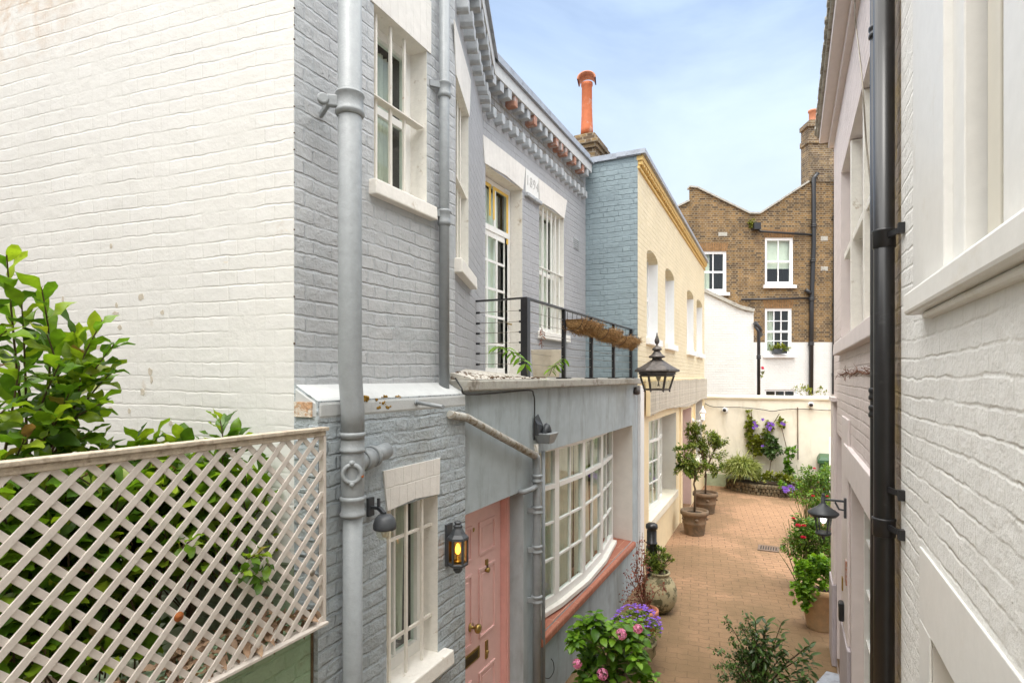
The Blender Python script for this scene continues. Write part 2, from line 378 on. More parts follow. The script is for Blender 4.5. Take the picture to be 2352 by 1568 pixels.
def blob_leaves(Lv, c, rad, n, size, rs, shell=.45, droop=.0, hang=0, clump=None):
    """leaves in clumps through an ellipsoid: uneven outline, gaps"""
    c = np.array(c, float); rad = np.array(rad, float)
    k = clump or max(5, n//28)
    cen = []
    for _ in range(k):
        d = rs.normal(size=3); d /= np.linalg.norm(d); cen.append(c+d*rad*(shell+(1-shell)*rs.rand()**.6)*.92)
    for i in range(n):
        q = cen[rs.randint(k)]; o = rs.normal(size=3)*rad.mean()*.17; p = q+o
        out = (p-c)/rad; d = out*.9+rs.normal(size=3)*.55+np.array([0,0,.25-droop])
        Lv.add(p, d, size*(.65+.6*rs.rand()))
        if hang: pass
def twigs(mb, base, cen_list, r0=.006, r1=.002, rs=None, n=5, seg=5):
    base = Vector(base)
    for q in cen_list:
        q = Vector(q); mid = base.lerp(q, .5)+Vector((rs.normal()*.02, rs.normal()*.02, abs(rs.normal())*.03))
        pts = [base.lerp(mid, t*2) if t < .5 else mid.lerp(q, (t-.5)*2) for t in np.linspace(0, 1, seg)]
        mb.tube(pts, list(np.linspace(r0, r1, seg)), n, caps=False)

M = {}
M['white_brick'] = brick_mat('white_painted_brick', (.67,.665,.635), (.685,.68,.655), (.65,.645,.615), ms=.008, smooth=.95, bs=.36, bd=.0055, grain=.75, warp=.008, mottled=.025,
                             stain=(.45,.36,.26), stain_amt=(.66,.80), stain_scale=2.3, chip=(.66,.60,.50), chip_t=(.745,.75))
_m = M['white_brick']; _nt = _m.node_tree; _b = [n for n in _nt.nodes if n.type == 'BSDF_PRINCIPLED'][0]; _src = _b.inputs['Base Color'].links[0].from_socket
_ge = _nt.nodes.new('ShaderNodeNewGeometry'); _sp = _nt.nodes.new('ShaderNodeSeparateXYZ'); _nt.links.new(_ge.outputs['Position'], _sp.inputs[0])
_mk = mth(_nt, 'MULTIPLY', ramp(_nt, mth(_nt, 'SUBTRACT', _sp.outputs[2], 4.5), [(.22, 0.0), (.75, 1.0)]), ramp(_nt, mth(_nt, 'MULTIPLY', _sp.outputs[0], -.25), [(.76, 0.0), (1.0, 1.0)]))
_f = mth(_nt, 'MULTIPLY', _mk, ramp(_nt, noise(_nt, _ge.outputs['Position'], 7, 6, .7, .4), [(.42, 0.0), (.66, .85)]))   # old damp stain high on the wall
_nt.links.new(mix(_nt, _f, _src, (.46, .30, .17)), _b.inputs['Base Color'])
M['grey_brick'] = brick_mat('grey_painted_brick', (.47,.485,.495), (.50,.51,.515), (.45,.47,.485), ms=.009, smooth=.7, bs=.85, bd=.010, grain=.6, warp=.009, mottled=.06,
                            stain=(.32,.36,.37), stain_amt=(.55,.8), stain_scale=1.7)
M['plinth_brick'] = brick_mat('blue_grey_plinth_brick', (.43,.48,.51), (.46,.51,.535), (.40,.45,.48), ms=.011, smooth=.6, bs=1.0, bd=.012, grain=.8, warp=.011, mottled=.08,
                              stain=(.36,.37,.35), stain_amt=(.52,.75), stain_scale=2.6, chip=(.42,.33,.24), chip_t=(.765,.775))
M['lilac_brick'] = brick_mat('lilac_grey_painted_brick', (.375,.38,.395), (.40,.405,.42), (.36,.365,.38), ms=.009, smooth=.6, bs=.8, bd=.009, grain=.35, warp=.008, mottled=.05)
M['blue_brick'] = brick_mat('blue_painted_brick', (.225,.285,.31), (.245,.31,.335), (.21,.27,.295), ms=.009, smooth=.6, bs=1.0, bd=.012, grain=.35, warp=.012, mottled=.06)
M['yellow_brick'] = brick_mat('yellow_painted_brick', (.73,.64,.44), (.76,.67,.48), (.69,.60,.39), ms=.009, smooth=.6, bs=.8, bd=.009, grain=.35, mottled=.05,
                              stain=(.62,.44,.17), stain_amt=(.62,.82), stain_scale=2.2)
M['stock_brick'] = brick_mat('stock_brick', (.27,.155,.055), (.05,.032,.022), (.29,.235,.155), ms=.011, smooth=.3, bs=.6, bd=.01, grain=.4, warp=.004, mottled=.22, rough=.85,
                             stain=(.10,.07,.05), stain_amt=(.55,.75), stain_scale=1.3, bias=-.12)
M['stock_brick2'] = brick_mat('chimney_brick', (.28,.19,.09), (.10,.065,.04), (.32,.27,.20), ms=.011, smooth=.3, bs=.7, bd=.012, grain=.5, warp=.006, mottled=.25, rough=.85,
                             stain=(.06,.05,.04), stain_amt=(.5,.7), stain_scale=3)
M['far_white'] = brick_mat('far_white_brick', (.64,.635,.61), (.66,.655,.63), (.60,.59,.565), ms=.01, smooth=.5, bs=.6, bd=.01, grain=.3, mottled=.04)
M['mauve_brick'] = brick_mat('mauve_painted_brick', (.70,.615,.59), (.72,.635,.61), (.67,.59,.565), ms=.009, smooth=.5, bs=.9, bd=.010, grain=.4, mottled=.05)
M['right_brick'] = brick_mat('cream_white_painted_brick', (.83,.815,.775), (.845,.83,.79), (.815,.80,.755), ms=.009, smooth=.9, bs=.48, bd=.009, grain=.9, warp=.011, mottled=.03)
M['raw_brick'] = brick_mat('raw_edge_brick', (.48,.38,.30), (.60,.50,.42), (.50,.42,.34), ms=.01, bs=1.0, bd=.014, grain=.8, mottled=.15, stain=(.55,.40,.17), stain_amt=(.45,.6), stain_scale=6)
M['green_brick'] = brick_mat('green_painted_brick', (.30,.42,.27), (.33,.45,.30), (.28,.40,.25), ms=.009, smooth=.6, bs=1.0, bd=.010, grain=.4, mottled=.07,
                             stain=(.20,.20,.12), stain_amt=(.60,.8), stain_scale=3)
M['dirty_green'] = brick_mat('dirty_green_render', (.30,.38,.25), (.32,.40,.27), (.28,.35,.24), bs=.8, bd=.01, grain=.5, mottled=.15, stain=(.08,.07,.045), stain_amt=(.52,.68), stain_scale=3)
M['render_grey'] = paint_mat('grey_render', (.40,.455,.475), .7, .08, .5, .004, 6, dirt=(.20,.205,.20), dirt_t=(.50,.78), dirt_scale=2.4, uv=True, dstretch=(2.2,.5,1))
M['render_pale'] = paint_mat('pale_reveal_paint', (.70,.67,.62), .6, .04, .3, .003, 9, uv=True)
M['cream'] = paint_mat('cream_render', (.77,.72,.60), .7, .05, .5, .005, 5, dirt=(.52,.47,.36), dirt_t=(.52,.78), dirt_scale=1.1, uv=True, dstretch=(2.4,.6,1))
M['cream_cap'] = paint_mat('cream_coping', (.80,.74,.60), .6, .05, .4, .005, 6, dirt=(.35,.30,.2), dirt_t=(.68,.8), dirt_scale=5)
M['green_base'] = paint_mat('green_base_paint', (.36,.42,.28), .7, .12, .5, .005, 6, dirt=(.6,.6,.5), dirt_t=(.6,.7), dirt_scale=6)
M['yellow_render'] = paint_mat('yellow_render', (.80,.66,.42), .6, .05, .3, .004, 6, dirt=(.55,.36,.12), dirt_t=(.60,.85), dirt_scale=3, uv=True)
M['pink_render'] = paint_mat('pink_render', (.72,.57,.52), .6, .04, .3, .003, 6)
M['mauve'] = paint_mat('mauve_render', (.68,.61,.59), .6, .04, .4, .004, 8)
M['mauve_dk'] = paint_mat('mauve_plinth', (.42,.38,.40), .6, .06, .4, .004, 8)
M['white'] = paint_mat('white_gloss_paint', (.80,.79,.755), .38, .03, .25, .002, 20, dirt=(.64,.59,.50), dirt_t=(.58,.80), dirt_scale=2.6)
M['white_old'] = paint_mat('weathered_white_paint', (.78,.75,.69), .5, .05, .5, .004, 25, dirt=(.40,.31,.21), dirt_t=(.60,.70), dirt_scale=9)
M['white_rust'] = paint_mat('rust_stained_white_bars', (.76,.72,.65), .5, .05, .5, .003, 25, dirt=(.42,.20,.06), dirt_t=(.63,.72), dirt_scale=13)
M['white_clean'] = paint_mat('clean_white_paint', (.80,.80,.80), .4, .02, .15, .002, 20)
M['lintel'] = brick_mat('white_lintel', (.78,.75,.70), (.80,.77,.72), (.74,.71,.66), bw=.075, rh=.6, ms=.004, bs=.6, bd=.006, grain=.35, squash=1)
M['pipe'] = paint_mat('grey_painted_iron', (.265,.285,.295), .45, .07, .6, .004, 24, dirt=(.30,.19,.10), dirt_t=(.68,.76), dirt_scale=9, spec=.5)
M['pipe_moss'] = paint_mat('mossy_grey_pipe', (.42,.41,.37), .6, .1, .8, .006, 24, dirt=(.16,.11,.05), dirt_t=(.48,.6), dirt_scale=22)
M['black'] = paint_mat('black_iron', (.020,.020,.022), .35, .15, .25, .002, 30, spec=.5)
M['black_pipe'] = paint_mat('black_plastic_pipe', (.013,.013,.014), .34, .1, .1, .001, 20, dirt=(.06,.06,.06), dirt_t=(.62,.8), dirt_scale=12, spec=.6)
M['lamp_grey'] = paint_mat('dark_grey_lamp_metal', (.055,.06,.066), .45, .1, .3, .002, 30)
M['lantern'] = paint_mat('weathered_lantern_metal', (.105,.09,.08), .45, .15, .3, .002, 30, dirt=(.03,.03,.03), dirt_t=(.5,.65), dirt_scale=12, metal=.3)
M['lead'] = paint_mat('lead_flashing', (.33,.36,.41), .5, .15, .5, .004, 9, dirt=(.16,.15,.16), dirt_t=(.55,.7), dirt_scale=7)
M['copingstone'] = paint_mat('weathered_coping', (.40,.385,.34), .8, .12, .6, .005, 18, dirt=(.13,.10,.07), dirt_t=(.52,.68), dirt_scale=9)
M['mosstop'] = paint_mat('mossy_slab', (.55,.52,.46), .8, .1, .8, .008, 18, dirt=(.13,.075,.04), dirt_t=(.55,.59), dirt_scale=24)
M['moss'] = paint_mat('orange_moss', (.30,.17,.02), .9, .3, 1, .01, 60)
M['brownmoss'] = paint_mat('brown_moss', (.10,.06,.03), .95, .3, 1, .01, 60)
M['dentil'] = paint_mat('grey_dentil_paint', (.42,.44,.455), .6, .1, .5, .004, 18, dirt=(.30,.28,.25), dirt_t=(.6,.75), dirt_scale=6)
M['corn_white'] = paint_mat('flaking_cornice_paint', (.56,.57,.57), .6, .08, .5, .004, 18, dirt=(.36,.27,.20), dirt_t=(.64,.70), dirt_scale=9)
M['brickred'] = paint_mat('bare_red_brick', (.40,.20,.135), .8, .15, .5, .004, 18, dirt=(.45,.43,.42), dirt_t=(.5,.6), dirt_scale=9)
M['yellow_dentil'] = paint_mat('ochre_dentil', (.66,.46,.17), .7, .15, .5, .004, 18)
M['pinkdoor'] = paint_mat('pink_door_paint', (.80,.52,.485), .42, .03, .15, .002, 16)
M['pinkframe'] = paint_mat('pink_frame_paint', (.76,.41,.365), .45, .05, .2, .002, 16)
M['brass'] = paint_mat('aged_brass', (.42,.30,.10), .32, .15, .2, .001, 30, metal=.9)
M['brass_dark'] = paint_mat('dark_brass', (.10,.075,.04), .4, .2, .2, .001, 30, metal=.8)
M['terracotta'] = paint_mat('terracotta', (.52,.21,.115), .65, .1, .4, .003, 12, dirt=(.40,.33,.25), dirt_t=(.66,.8), dirt_scale=5)
M['tiles'] = brick_mat('terracotta_tiles', (.36,.135,.085), (.42,.16,.10), (.62,.40,.30), bw=.15, rh=.5, ms=.003, bs=.4, bd=.003, grain=.25, squash=1, warp=.001, mottled=.08)
M['pot'] = paint_mat('old_clay_pot', (.23,.155,.095), .85, .15, .5, .004, 12, dirt=(.10,.08,.055), dirt_t=(.42,.62), dirt_scale=6)
M['pot_pale'] = paint_mat('pale_clay_pot', (.46,.30,.16), .85, .12, .5, .004, 12, dirt=(.30,.24,.15), dirt_t=(.45,.7), dirt_scale=4)
M['urn'] = paint_mat('mossy_stone_urn', (.34,.29,.17), .9, .15, .8, .006, 12, dirt=(.06,.055,.025), dirt_t=(.50,.56), dirt_scale=8)
M['stone'] = paint_mat('rough_stone', (.17,.125,.07), .9, .3, 1.0, .02, 7, dirt=(.07,.055,.03), dirt_t=(.45,.6), dirt_scale=6)
M['stone_lt'] = paint_mat('concrete_planter', (.54,.48,.38), .85, .08, .5, .003, 16, dirt=(.38,.32,.22), dirt_t=(.5,.7), dirt_scale=6)
M['soil'] = paint_mat('soil', (.055,.035,.02), .95, .3, 1, .01, 60)
M['reed'] = paint_mat('reed_screen', (.64,.59,.50), .8, .35, .6, .004, 40, uv=True, dirt=(.40,.35,.28), dirt_t=(.5,.65), dirt_scale=6, dstretch=(14,.6,1))
M['lath'] = paint_mat('pinkish_white_lath_paint', (.60,.545,.49), .6, .06, .6, .003, 26, dirt=(.30,.20,.12), dirt_t=(.70,.78), dirt_scale=16)
M['rail_wood'] = paint_mat('bare_weathered_wood', (.47,.40,.31), .8, .18, .8, .004, 26, dirt=(.22,.17,.12), dirt_t=(.5,.68), dirt_scale=22)
M['rust'] = paint_mat('rust', (.36,.11,.025), .8, .25, .6, .002, 60)
M['coir'] = paint_mat('coir_liner', (.52,.31,.13), .95, .35, 1.0, .02, 60, fine=200)
M['bark'] = paint_mat('bark', (.13,.085,.05), .9, .25, .9, .006, 30)
M['stem_green'] = paint_mat('green_stem', (.14,.16,.05), .7, .2, .4, .003, 30)
M['deadtwig'] = paint_mat('dead_twig', (.20,.09,.05), .8, .2, .5, .003, 30)
M['bin'] = paint_mat('green_plastic_bin', (.025,.085,.032), .45, .1, .2, .002, 12)
M['iron_grate'] = paint_mat('worn_iron_grate', (.17,.12,.09), .7, .25, .6, .004, 30)
M['dark'] = paint_mat('dark_room', (.028,.026,.024), .9, .1, .1, .001, 5)
M['curtain'] = paint_mat('pale_curtain', (.72,.68,.58), .9, .06, .3, .002, 12)
M['curtain_lt'] = paint_mat('cream_blind', (.82,.79,.70), .9, .04, .2, .002, 12)
M['glass'] = glass_mat('window_glass')
M['clear'] = glass_mat('lantern_glass', (.93,.92,.84))
M['darkglass'] = paint_mat('far_window_glass', (.06,.065,.07), .05, .3, .05, .001, 3, spec=.9)
M['cable'] = paint_mat('black_cable', (.03,.03,.03), .6, .1, .2, .001, 30)
M['wire'] = paint_mat('steel_wire', (.30,.27,.22), .4, .1, .1, .001, 30, metal=.6)
M['amber'] = glow_mat('amber_bulb', (1,.42,.05), 3.2)
M['amberglass'] = glass_mat('amber_lit_glass', (1.0,.80,.50))
M['cool'] = glow_mat('cool_bulb', (.92,.97,1), 6)
M['warmw'] = glow_mat('warm_bulb', (1,.72,.35), 9)
M['bulb_off'] = paint_mat('frosted_bulb', (.62,.60,.52), .3, .02, .1, .001, 10)
M['ppl'] = leaf_mat('purple_petals', [(.16,.06,.50),(.25,.11,.66),(.34,.18,.75)], .3)
M['pnk'] = leaf_mat('pink_petals', [(.62,.14,.34),(.75,.26,.47),(.80,.42,.58)], .3)
M['redp'] = leaf_mat('red_petals', [(.55,.015,.06),(.66,.03,.10),(.72,.10,.16)], .25)
M['lf_magnolia'] = leaf_mat('broad_glossy_leaf', [(.05,.11,.012),(.095,.195,.016),(.165,.28,.020),(.28,.37,.03)], .44, .38, odd=(.22,.12,.06), odd_t=.95)
M['lf_bay'] = leaf_mat('bay_leaf', [(.045,.085,.012),(.11,.17,.022),(.20,.26,.04),(.30,.34,.07)], .3, .35)
M['lf_green'] = leaf_mat('bright_green_leaf', [(.08,.18,.012),(.16,.32,.020),(.25,.43,.035)], .38, .45)
M['lf_hyd'] = leaf_mat('hydrangea_leaf', [(.055,.14,.012),(.11,.24,.016),(.19,.35,.025)], .32, .42)
M['lf_dark'] = leaf_mat('dark_shrub_leaf', [(.03,.065,.014),(.06,.115,.024),(.11,.19,.04)], .25, .42)
M['lf_yel'] = leaf_mat('yellow_green_leaf', [(.09,.12,.012),(.19,.22,.02),(.30,.31,.04)], .35, .5)
M['lf_strap'] = leaf_mat('variegated_strap_leaf', [(.12,.16,.025),(.24,.28,.05),(.42,.44,.16)], .3, .5)
M['lf_dead'] = leaf_mat('dry_red_leaf', [(.12,.028,.018),(.20,.05,.03),(.30,.10,.05)], .2, .6)
M['lf_litter'] = leaf_mat('dead_leaf', [(.14,.08,.045),(.26,.16,.10),(.38,.26,.17)], .15, .7)
M['lf_rose'] = leaf_mat('rose_leaf', [(.05,.12,.014),(.12,.23,.025),(.22,.35,.05)], .32, .4, odd=(.28,.10,.05), odd_t=.96)

# ================================================================== builders shared by the houses
def Sx(P, x, out=0):                       # where the photo column x meets the wall plane P
    O = P(0,0,out); t = P(1,0,out)-O; k = RT-FW*((x-1176)/1307); return -O.dot(k)/t.dot(k)
def Zx(P, x, y, out=0):                    # height on the wall plane of the pixel (x, y)
    p = P(Sx(P, x, out), 0, out); return EYE+(866-y)/1307*Vector((p.x,p.y,0)).dot(FW)
def wavy(P, s0, s1, z0, z1, out, amp=.02, freq=38, n=40, skew=0):
    mb = MB(); mb.smooth = True
    a = [[mb.vert(P(s0+(s1-s0)*i/n + skew*(1-k)*(i/n), z0+(z1-z0)*k, out+amp*math.sin(freq*(s1-s0)*i/n*(1+.3*math.sin(i*.37)))+.004*math.sin(i*2.1))) for i in range(n+1)] for k in (0,1)]
    for i in range(n): mb.face([a[0][i],a[0][i+1],a[1][i+1],a[1][i]])
    return mb
def make_window(parent, P, s0, s1, z0, z1, dep=.12, cols=2, rows=2, fw=.045, bw=.018, glass='glass', frame='white', midrail=None,
                room=.45, curtain=None, label=None, thick=.05, cmat='curtain', bottom=.03, toprow=None, skewc=0):
    f = MB(); o0, o1 = -dep-thick, -dep
    f.pbox(P,s0,s0+fw,z0,z1,o0,o1); f.pbox(P,s1-fw,s1,z0,z1,o0,o1)
    f.pbox(P,s0+fw,s1-fw,z0,z0+fw+bottom,o0,o1); f.pbox(P,s0+fw,s1-fw,z1-fw,z1,o0,o1)
    a, b, c, d = s0+fw, s1-fw, z0+fw+bottom, z1-fw
    for i in range(1, cols): x = a+(b-a)*i/cols; f.pbox(P,x-bw/2,x+bw/2,c,d,o0+.012,o1-.012)
    zr = [c+(d-c)*j/rows for j in range(1, rows)]
    if toprow: zr = [c+(toprow-c)*j/(rows-1) for j in range(1, rows-1)]; f.pbox(P,a,b,toprow-.022,toprow+.022,o0+.002,o1+.006)
    for z in zr:
        w = .045 if midrail and abs(z-midrail) < .02 else bw
        f.pbox(P,a,b,z-w/2,z+w/2,o0+.010,o1-.010)
    if midrail and not any(abs(z-midrail) < .02 for z in zr): f.pbox(P,a,b,midrail-.022,midrail+.022,o0+.004,o1-.004)
    w = f.build('window', M[frame], parent, label)
    g = MB(); g.pbox(P,a-.005,b+.005,c-.005,d+.005,o0+.020,o0+.024); g.build('pane', M[glass], w)
    if room:
        r = MB(); q = [(s0,z0),(s1,z0),(s1,z1),(s0,z1)]
        r.poly([P(s,z,-dep-room) for s,z in q])
        for i in range(4): (sa,za),(sb,zb) = q[i],q[(i+1)%4]; r.poly([P(sa,za,o0-.001),P(sb,zb,o0-.001),P(sb,zb,-dep-room),P(sa,za,-dep-room)])
        r.build('interior', M['dark'], w)
    for cc in (curtain or []):
        wavy(P, a+(b-a)*cc[0], a+(b-a)*cc[1], c, d, o0-.07, skew=cc[2] if len(cc) > 2 else 0).build('curtain', M[cmat], w)
    return w
def sill(parent, P, s0, s1, z0, z1, out, m='white_old', back=-.1, label=None, bevel=.008):
    mb = MB(); mb.pbox(P,s0,s1,z0,z1+.003,back,out,taper=.006); return mb.build('sill', M[m], parent, label, bevel)
def arch_fill(P, s0, s1, zt, rise, dep, parent, m, n=10):
    mb = MB(); O = P(0,0,0); t = P(1,0,0)-O; nn = P(0,0,1)-O; cx = (s0+s1)/2; hw = (s1-s0)/2
    arc = [(cx+hw*math.cos(math.pi*k/n), zt-rise+rise*math.sin(math.pi*k/n)*1.0) for k in range(n+1)]
    for k in range(n):
        (xa,za),(xb,zb) = arc[k],arc[k+1]
        mb.poly([P(xa,za),P(xb,zb),P(xb,zt),P(xa,zt)]); mb.poly([P(xa,za),P(xb,zb),P(xb,zb,-dep),P(xa,za,-dep)])
    return mb.build('arch', M[m], parent)

# ================================================================== ground
g = MB(); g.poly([(-40,-30,0),(40,-30,0),(40,60,0),(-40,60,0)])
def paving_mat():
    m, nt, b, out = mat('block_paving'); uv = coords(nt)
    mp_ = nt.nodes.new('ShaderNodeMapping'); mp_.inputs['Rotation'].default_value = (0,0,R(-8)); nt.links.new(uv, mp_.inputs['Vector'])
    sx = nt.nodes.new('ShaderNodeSeparateXYZ'); nt.links.new(mp_.outputs[0], sx.inputs[0])
    zig = mth(nt, 'MULTIPLY', mth(nt, 'PINGPONG', sx.outputs[0], .056), .32)
    big = mth(nt, 'MULTIPLY', mth(nt, 'SUBTRACT', noise(nt, uv, 1.4, 5, .62), .5), .26)
    y = mth(nt, 'ADD', mth(nt, 'ADD', sx.outputs[1], zig), big)
    cx = nt.nodes.new('ShaderNodeCombineXYZ'); nt.links.new(sx.outputs[0], cx.inputs[0]); nt.links.new(y, cx.inputs[1])
    br = nt.nodes.new('ShaderNodeTexBrick'); br.offset = .5; br.inputs['Scale'].default_value = 1; br.inputs['Brick Width'].default_value = .225; br.inputs['Row Height'].default_value = .115
    br.inputs['Mortar Size'].default_value = .007; br.inputs['Mortar Smooth'].default_value = .5
    for k, v in (('Color1',(.37,.215,.118,1)),('Color2',(.29,.168,.092,1)),('Mortar',(.11,.07,.04,1))): br.inputs[k].default_value = v
    nt.links.new(cx.outputs[0], br.inputs['Vector'])
    jf = ramp(nt, noise(nt, uv, 9, 4, .7), [(.38, 0.0), (.58, 1.0)])
    sp = noise(nt, uv, 260, 2, .8); gr = noise(nt, uv, 60, 4, .7)
    c = mix(nt, 1.0, mix(nt, jf, (.335,.195,.107), br.outputs['Color']), ramp(nt, gr, [(.3,.78),(.7,1.15)]), 'MULTIPLY')
    c = mix(nt, ramp(nt, sp, [(.64,0.0),(.72,.55)]), c, (.62,.52,.40))
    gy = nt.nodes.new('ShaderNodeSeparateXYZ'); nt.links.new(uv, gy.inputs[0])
    near_dark = mth(nt, 'MULTIPLY', ramp(nt, mth(nt, 'MULTIPLY', gy.outputs[1], .1), [(.60, 1.0), (1.10, 0.0)]), .20)   # raises the brown mask towards the near end of the lane
    # dark olive-brown tone in noise-shaped patches, stronger towards the near end
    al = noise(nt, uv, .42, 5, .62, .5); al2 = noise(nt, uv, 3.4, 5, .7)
    f = ramp(nt, mth(nt, 'ADD', mth(nt, 'ADD', al, near_dark), mth(nt, 'MULTIPLY', mth(nt, 'SUBTRACT', al2, .5), .25)), [(.45,0.0),(.53,.50),(.60,.66),(.70,.92)])
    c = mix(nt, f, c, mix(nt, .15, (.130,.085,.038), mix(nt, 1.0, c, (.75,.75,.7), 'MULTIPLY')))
    nt.links.new(c, b.inputs['Base Color']); b.inputs['Roughness'].default_value = .85
    h = mth(nt, 'ADD', mth(nt, 'SUBTRACT', 1.0, mth(nt, 'MULTIPLY', br.outputs['Fac'], mth(nt, 'SUBTRACT', 1.15, f))), mth(nt, 'MULTIPLY', gr, .5)); bump(nt, b, h, .9, .008); return m
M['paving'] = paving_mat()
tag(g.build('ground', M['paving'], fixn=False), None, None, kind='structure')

# ================================================================== 1 the nearest house: white flank, grey front
hA = thing('terraced_house', 'nearest left house with white painted brick flank and blue grey front behind the thick downpipe', 'house', (-2.3,2.6,0))
PA = planeX(-2.11); PP = planeX(-1.96)
cA = (-2.11,1.96); fl_dir = (-math.sin(R(97.1)), math.cos(R(97.1)))
PF, LF = two(cA, (cA[0]+6*fl_dir[0], cA[1]+6*fl_dir[1]), -1)
w = MB(); w.wall(PF, 0, LF, 2.12, 6.1); w.build('flank_wall', M['white_brick'], hA, 'white painted brick flank wall', fixn=False)
w = MB(); w.wall(PF, 0, LF, 0, 2.12); w.build('flank_base', M['dirty_green'], hA, 'dirty green foot of the flank wall', fixn=False)
winA = (2.533,3.049,4.10,5.10)
w = MB(); w.wall(PA, 1.96, 3.39, 2.8, 6.1, [winA]); w.reveal(PA, (1.96,3.39,2.8,8.0), 0) if 0 else None
w.build('front_wall', M['grey_brick'], hA, fixn=False)
PC, LC = two((-2.11,3.39), (-2.75,4.95))
sC1 = Sx(PC, 1076); zC0, zC1 = 3.83, 5.12
winC = (sC1-.62, sC1, zC0, zC1)
w = MB(); w.wall(PC, 0, LC, 2.8, 6.12, [winC]); w.build('canted_wall', M['lilac_brick'], hA, fixn=False)
winP = (2.455,2.95,1.30,2.28)
w = MB(); w.wall(PP, 1.96, 3.28, 0, 2.89, [winP])
w.poly([(-1.96,1.96,0),(-1.96,1.96,2.89),(-2.11,1.96,2.97),(-2.11,1.96,0)][::-1])
w.poly([(-1.96,3.28,0),(-1.96,3.28,2.89),(-2.11,3.28,2.97),(-2.11,3.28,0)])
w.build('plinth', M['plinth_brick'], hA, fixn=False)
w = MB(); w.hexa([(-2.115,1.957,2.80),(-1.955,1.957,2.80),(-1.955,3.29,2.80),(-2.115,3.29,2.80),(-2.115,1.957,2.972),(-1.957,1.957,2.890),(-1.957,3.29,2.890),(-2.115,3.29,2.972)])
w.build('sloping_ledge', paint_mat('pale_ledge_paint', (.50,.515,.51), .6, .05, .5, .005, 12, dirt=(.40,.41,.41), dirt_t=(.55,.75), dirt_scale=4), hA, bevel=.02)
# scraped patches where old fixings and plant suckers pulled the paint off
scr = paint_mat('scraped_taupe_paint', (.50,.45,.37), .8, .10, .4, .002, 40, dirt=(.62,.60,.54), dirt_t=(.55,.65), dirt_scale=40)
rs = np.random.RandomState(9)
for (x,y) in ((255,565),(325,682),(265,720),(373,718),(275,752),(345,852),(348,872),(328,900),(255,940),(297,943),(392,972),(305,988),(145,687),(215,795),(228,798),(268,700)):
    s_ = Sx(PF,x); z_ = Zx(PF,x,y); w = MB(); a_, b_ = rs.uniform(.010,.020), rs.uniform(.012,.020); n = 9
    pts = [(s_+a_*math.cos(k*6.283/n)*(1+rs.normal()*.22), z_+b_*math.sin(k*6.283/n)*(1+rs.normal()*.22)) for k in range(n)]
    O = PF(0,0,0); w.prism(pts, O, PF(1,0,0)-O, UP, PF(0,0,1)-O, -.001, .0012); w.build('paint_scrape', scr, hA)
for k in range(40):
    z_ = 3.02+.075*k+rs.normal()*.01; r_ = rs.uniform(.003,.007)
    if rs.rand() < .55: continue
    w = MB(); w.lathe((-2.111,1.962,z_), [(0,-r_),(r_,-r_*.3),(r_*.8,r_*.5),(0,r_)], 6); w.build('chip', M['brownmoss'], hA)
# bare brick where the paint has come off the corner
w = MB(); w.box((-2.10,1.950,2.815),(-1.990,1.957,2.885)); w.build('bare_brick', paint_mat('bare_brick', (.50,.30,.17), .85, .2, 1, .01, 30, dirt=(.62,.58,.50), dirt_t=(.45,.55), dirt_scale=24), hA)
for (P, h, d, nm) in ((PA, winA, .14, 'white_old'), (PC, winC, .14, 'white_old'), (PP, winP, .13, 'white_old')):
    r = MB(); r.reveal(P, h, d); r.build('window_reveal', M['reveal_brick'] if 'reveal_brick' in M else M[nm], hA, fixn=False)
# upper barred sash
make_window(hA, PA, winA[0], winA[1], winA[2], winA[3], .13, 1, 2, .05, midrail=4.60, curtain=[(0,1)], label='narrow sash with greying panes')
b = MB()
for k in range(3): s = 2.60+.135*k; b.bar(PA(s,4.10,-.045), PA(s,5.09,-.045), .016)
b.pbox(PA, 2.535, 3.04, 4.60, 4.608, -.075, -.012)
b.build('security_bars', M['white_rust'], hA, 'three upright white bars and a flat cross strip over the upper sash')
sill(hA, PA, 2.49, 3.10, 4.015, 4.10, .055, 'white_old')
w = MB(); w.pbox(PA, 2.50, 3.09, 5.10, 5.44, .0005, .008); w.build('lintel', M['lintel'], hA)
# canted wall window
make_window(hA, PC, *winC, .13, 1, 2, .05, midrail=4.45, curtain=[(0,1)])
b = MB()
for k in range(4): s = winC[0]+.09+.13*k; b.bar(PC(s,zC0,-.05), PC(s,zC1,-.05), .014)
b.pbox(PC, winC[0], winC[1], 4.45, 4.458, -.075, -.012); b.build('security_bars', M['white_rust'], hA)
sill(hA, PC, winC[0]-.05, winC[1]+.12, zC0-.10, zC0, .06, 'white_old')
w = MB(); O = PC(0,0,0); t = PC(1,0,0)-O; nn = PC(0,0,1)-O
w.prism([(winC[0]-.02,zC1),(winC[1]+.01,zC1),(winC[1]+.09,zC1+.34),(winC[0]-.1,zC1+.34)], O, t, UP, nn, .0005, .008); w.build('lintel', M['lintel'], hA)
# plinth window with rusty bars
make_window(hA, PP, *winP, .125, 2, 1, .04, curtain=[(0,.35,.05),(.6,1,-.03)], label='narrow dark casement behind rusty bars')
b = MB()
for k in range(3): s = 2.52+.155*k; b.bar(PP(s,1.30,-.035), PP(s,2.27,-.035), .016)
for z in (1.53, 2.09): b.bar(PP(2.455,z,-.052), PP(2.95,z,-.052), .016)
b.build('security_bars', M['white_rust'], hA, 'rust streaked white bars over the lower window')
sill(hA, PP, 2.40, 3.03, 1.215, 1.30, .075, 'white_old')
w = MB(); O = PP(0,0,0); t = PP(1,0,0)-O; nn = PP(0,0,1)-O
w.prism([(2.455,2.28),(2.70,2.30),(2.955,2.28),(2.965,2.50),(2.42,2.50)], O, t, UP, nn, .0005, .010); w.build('lintel', M['lintel'], hA)

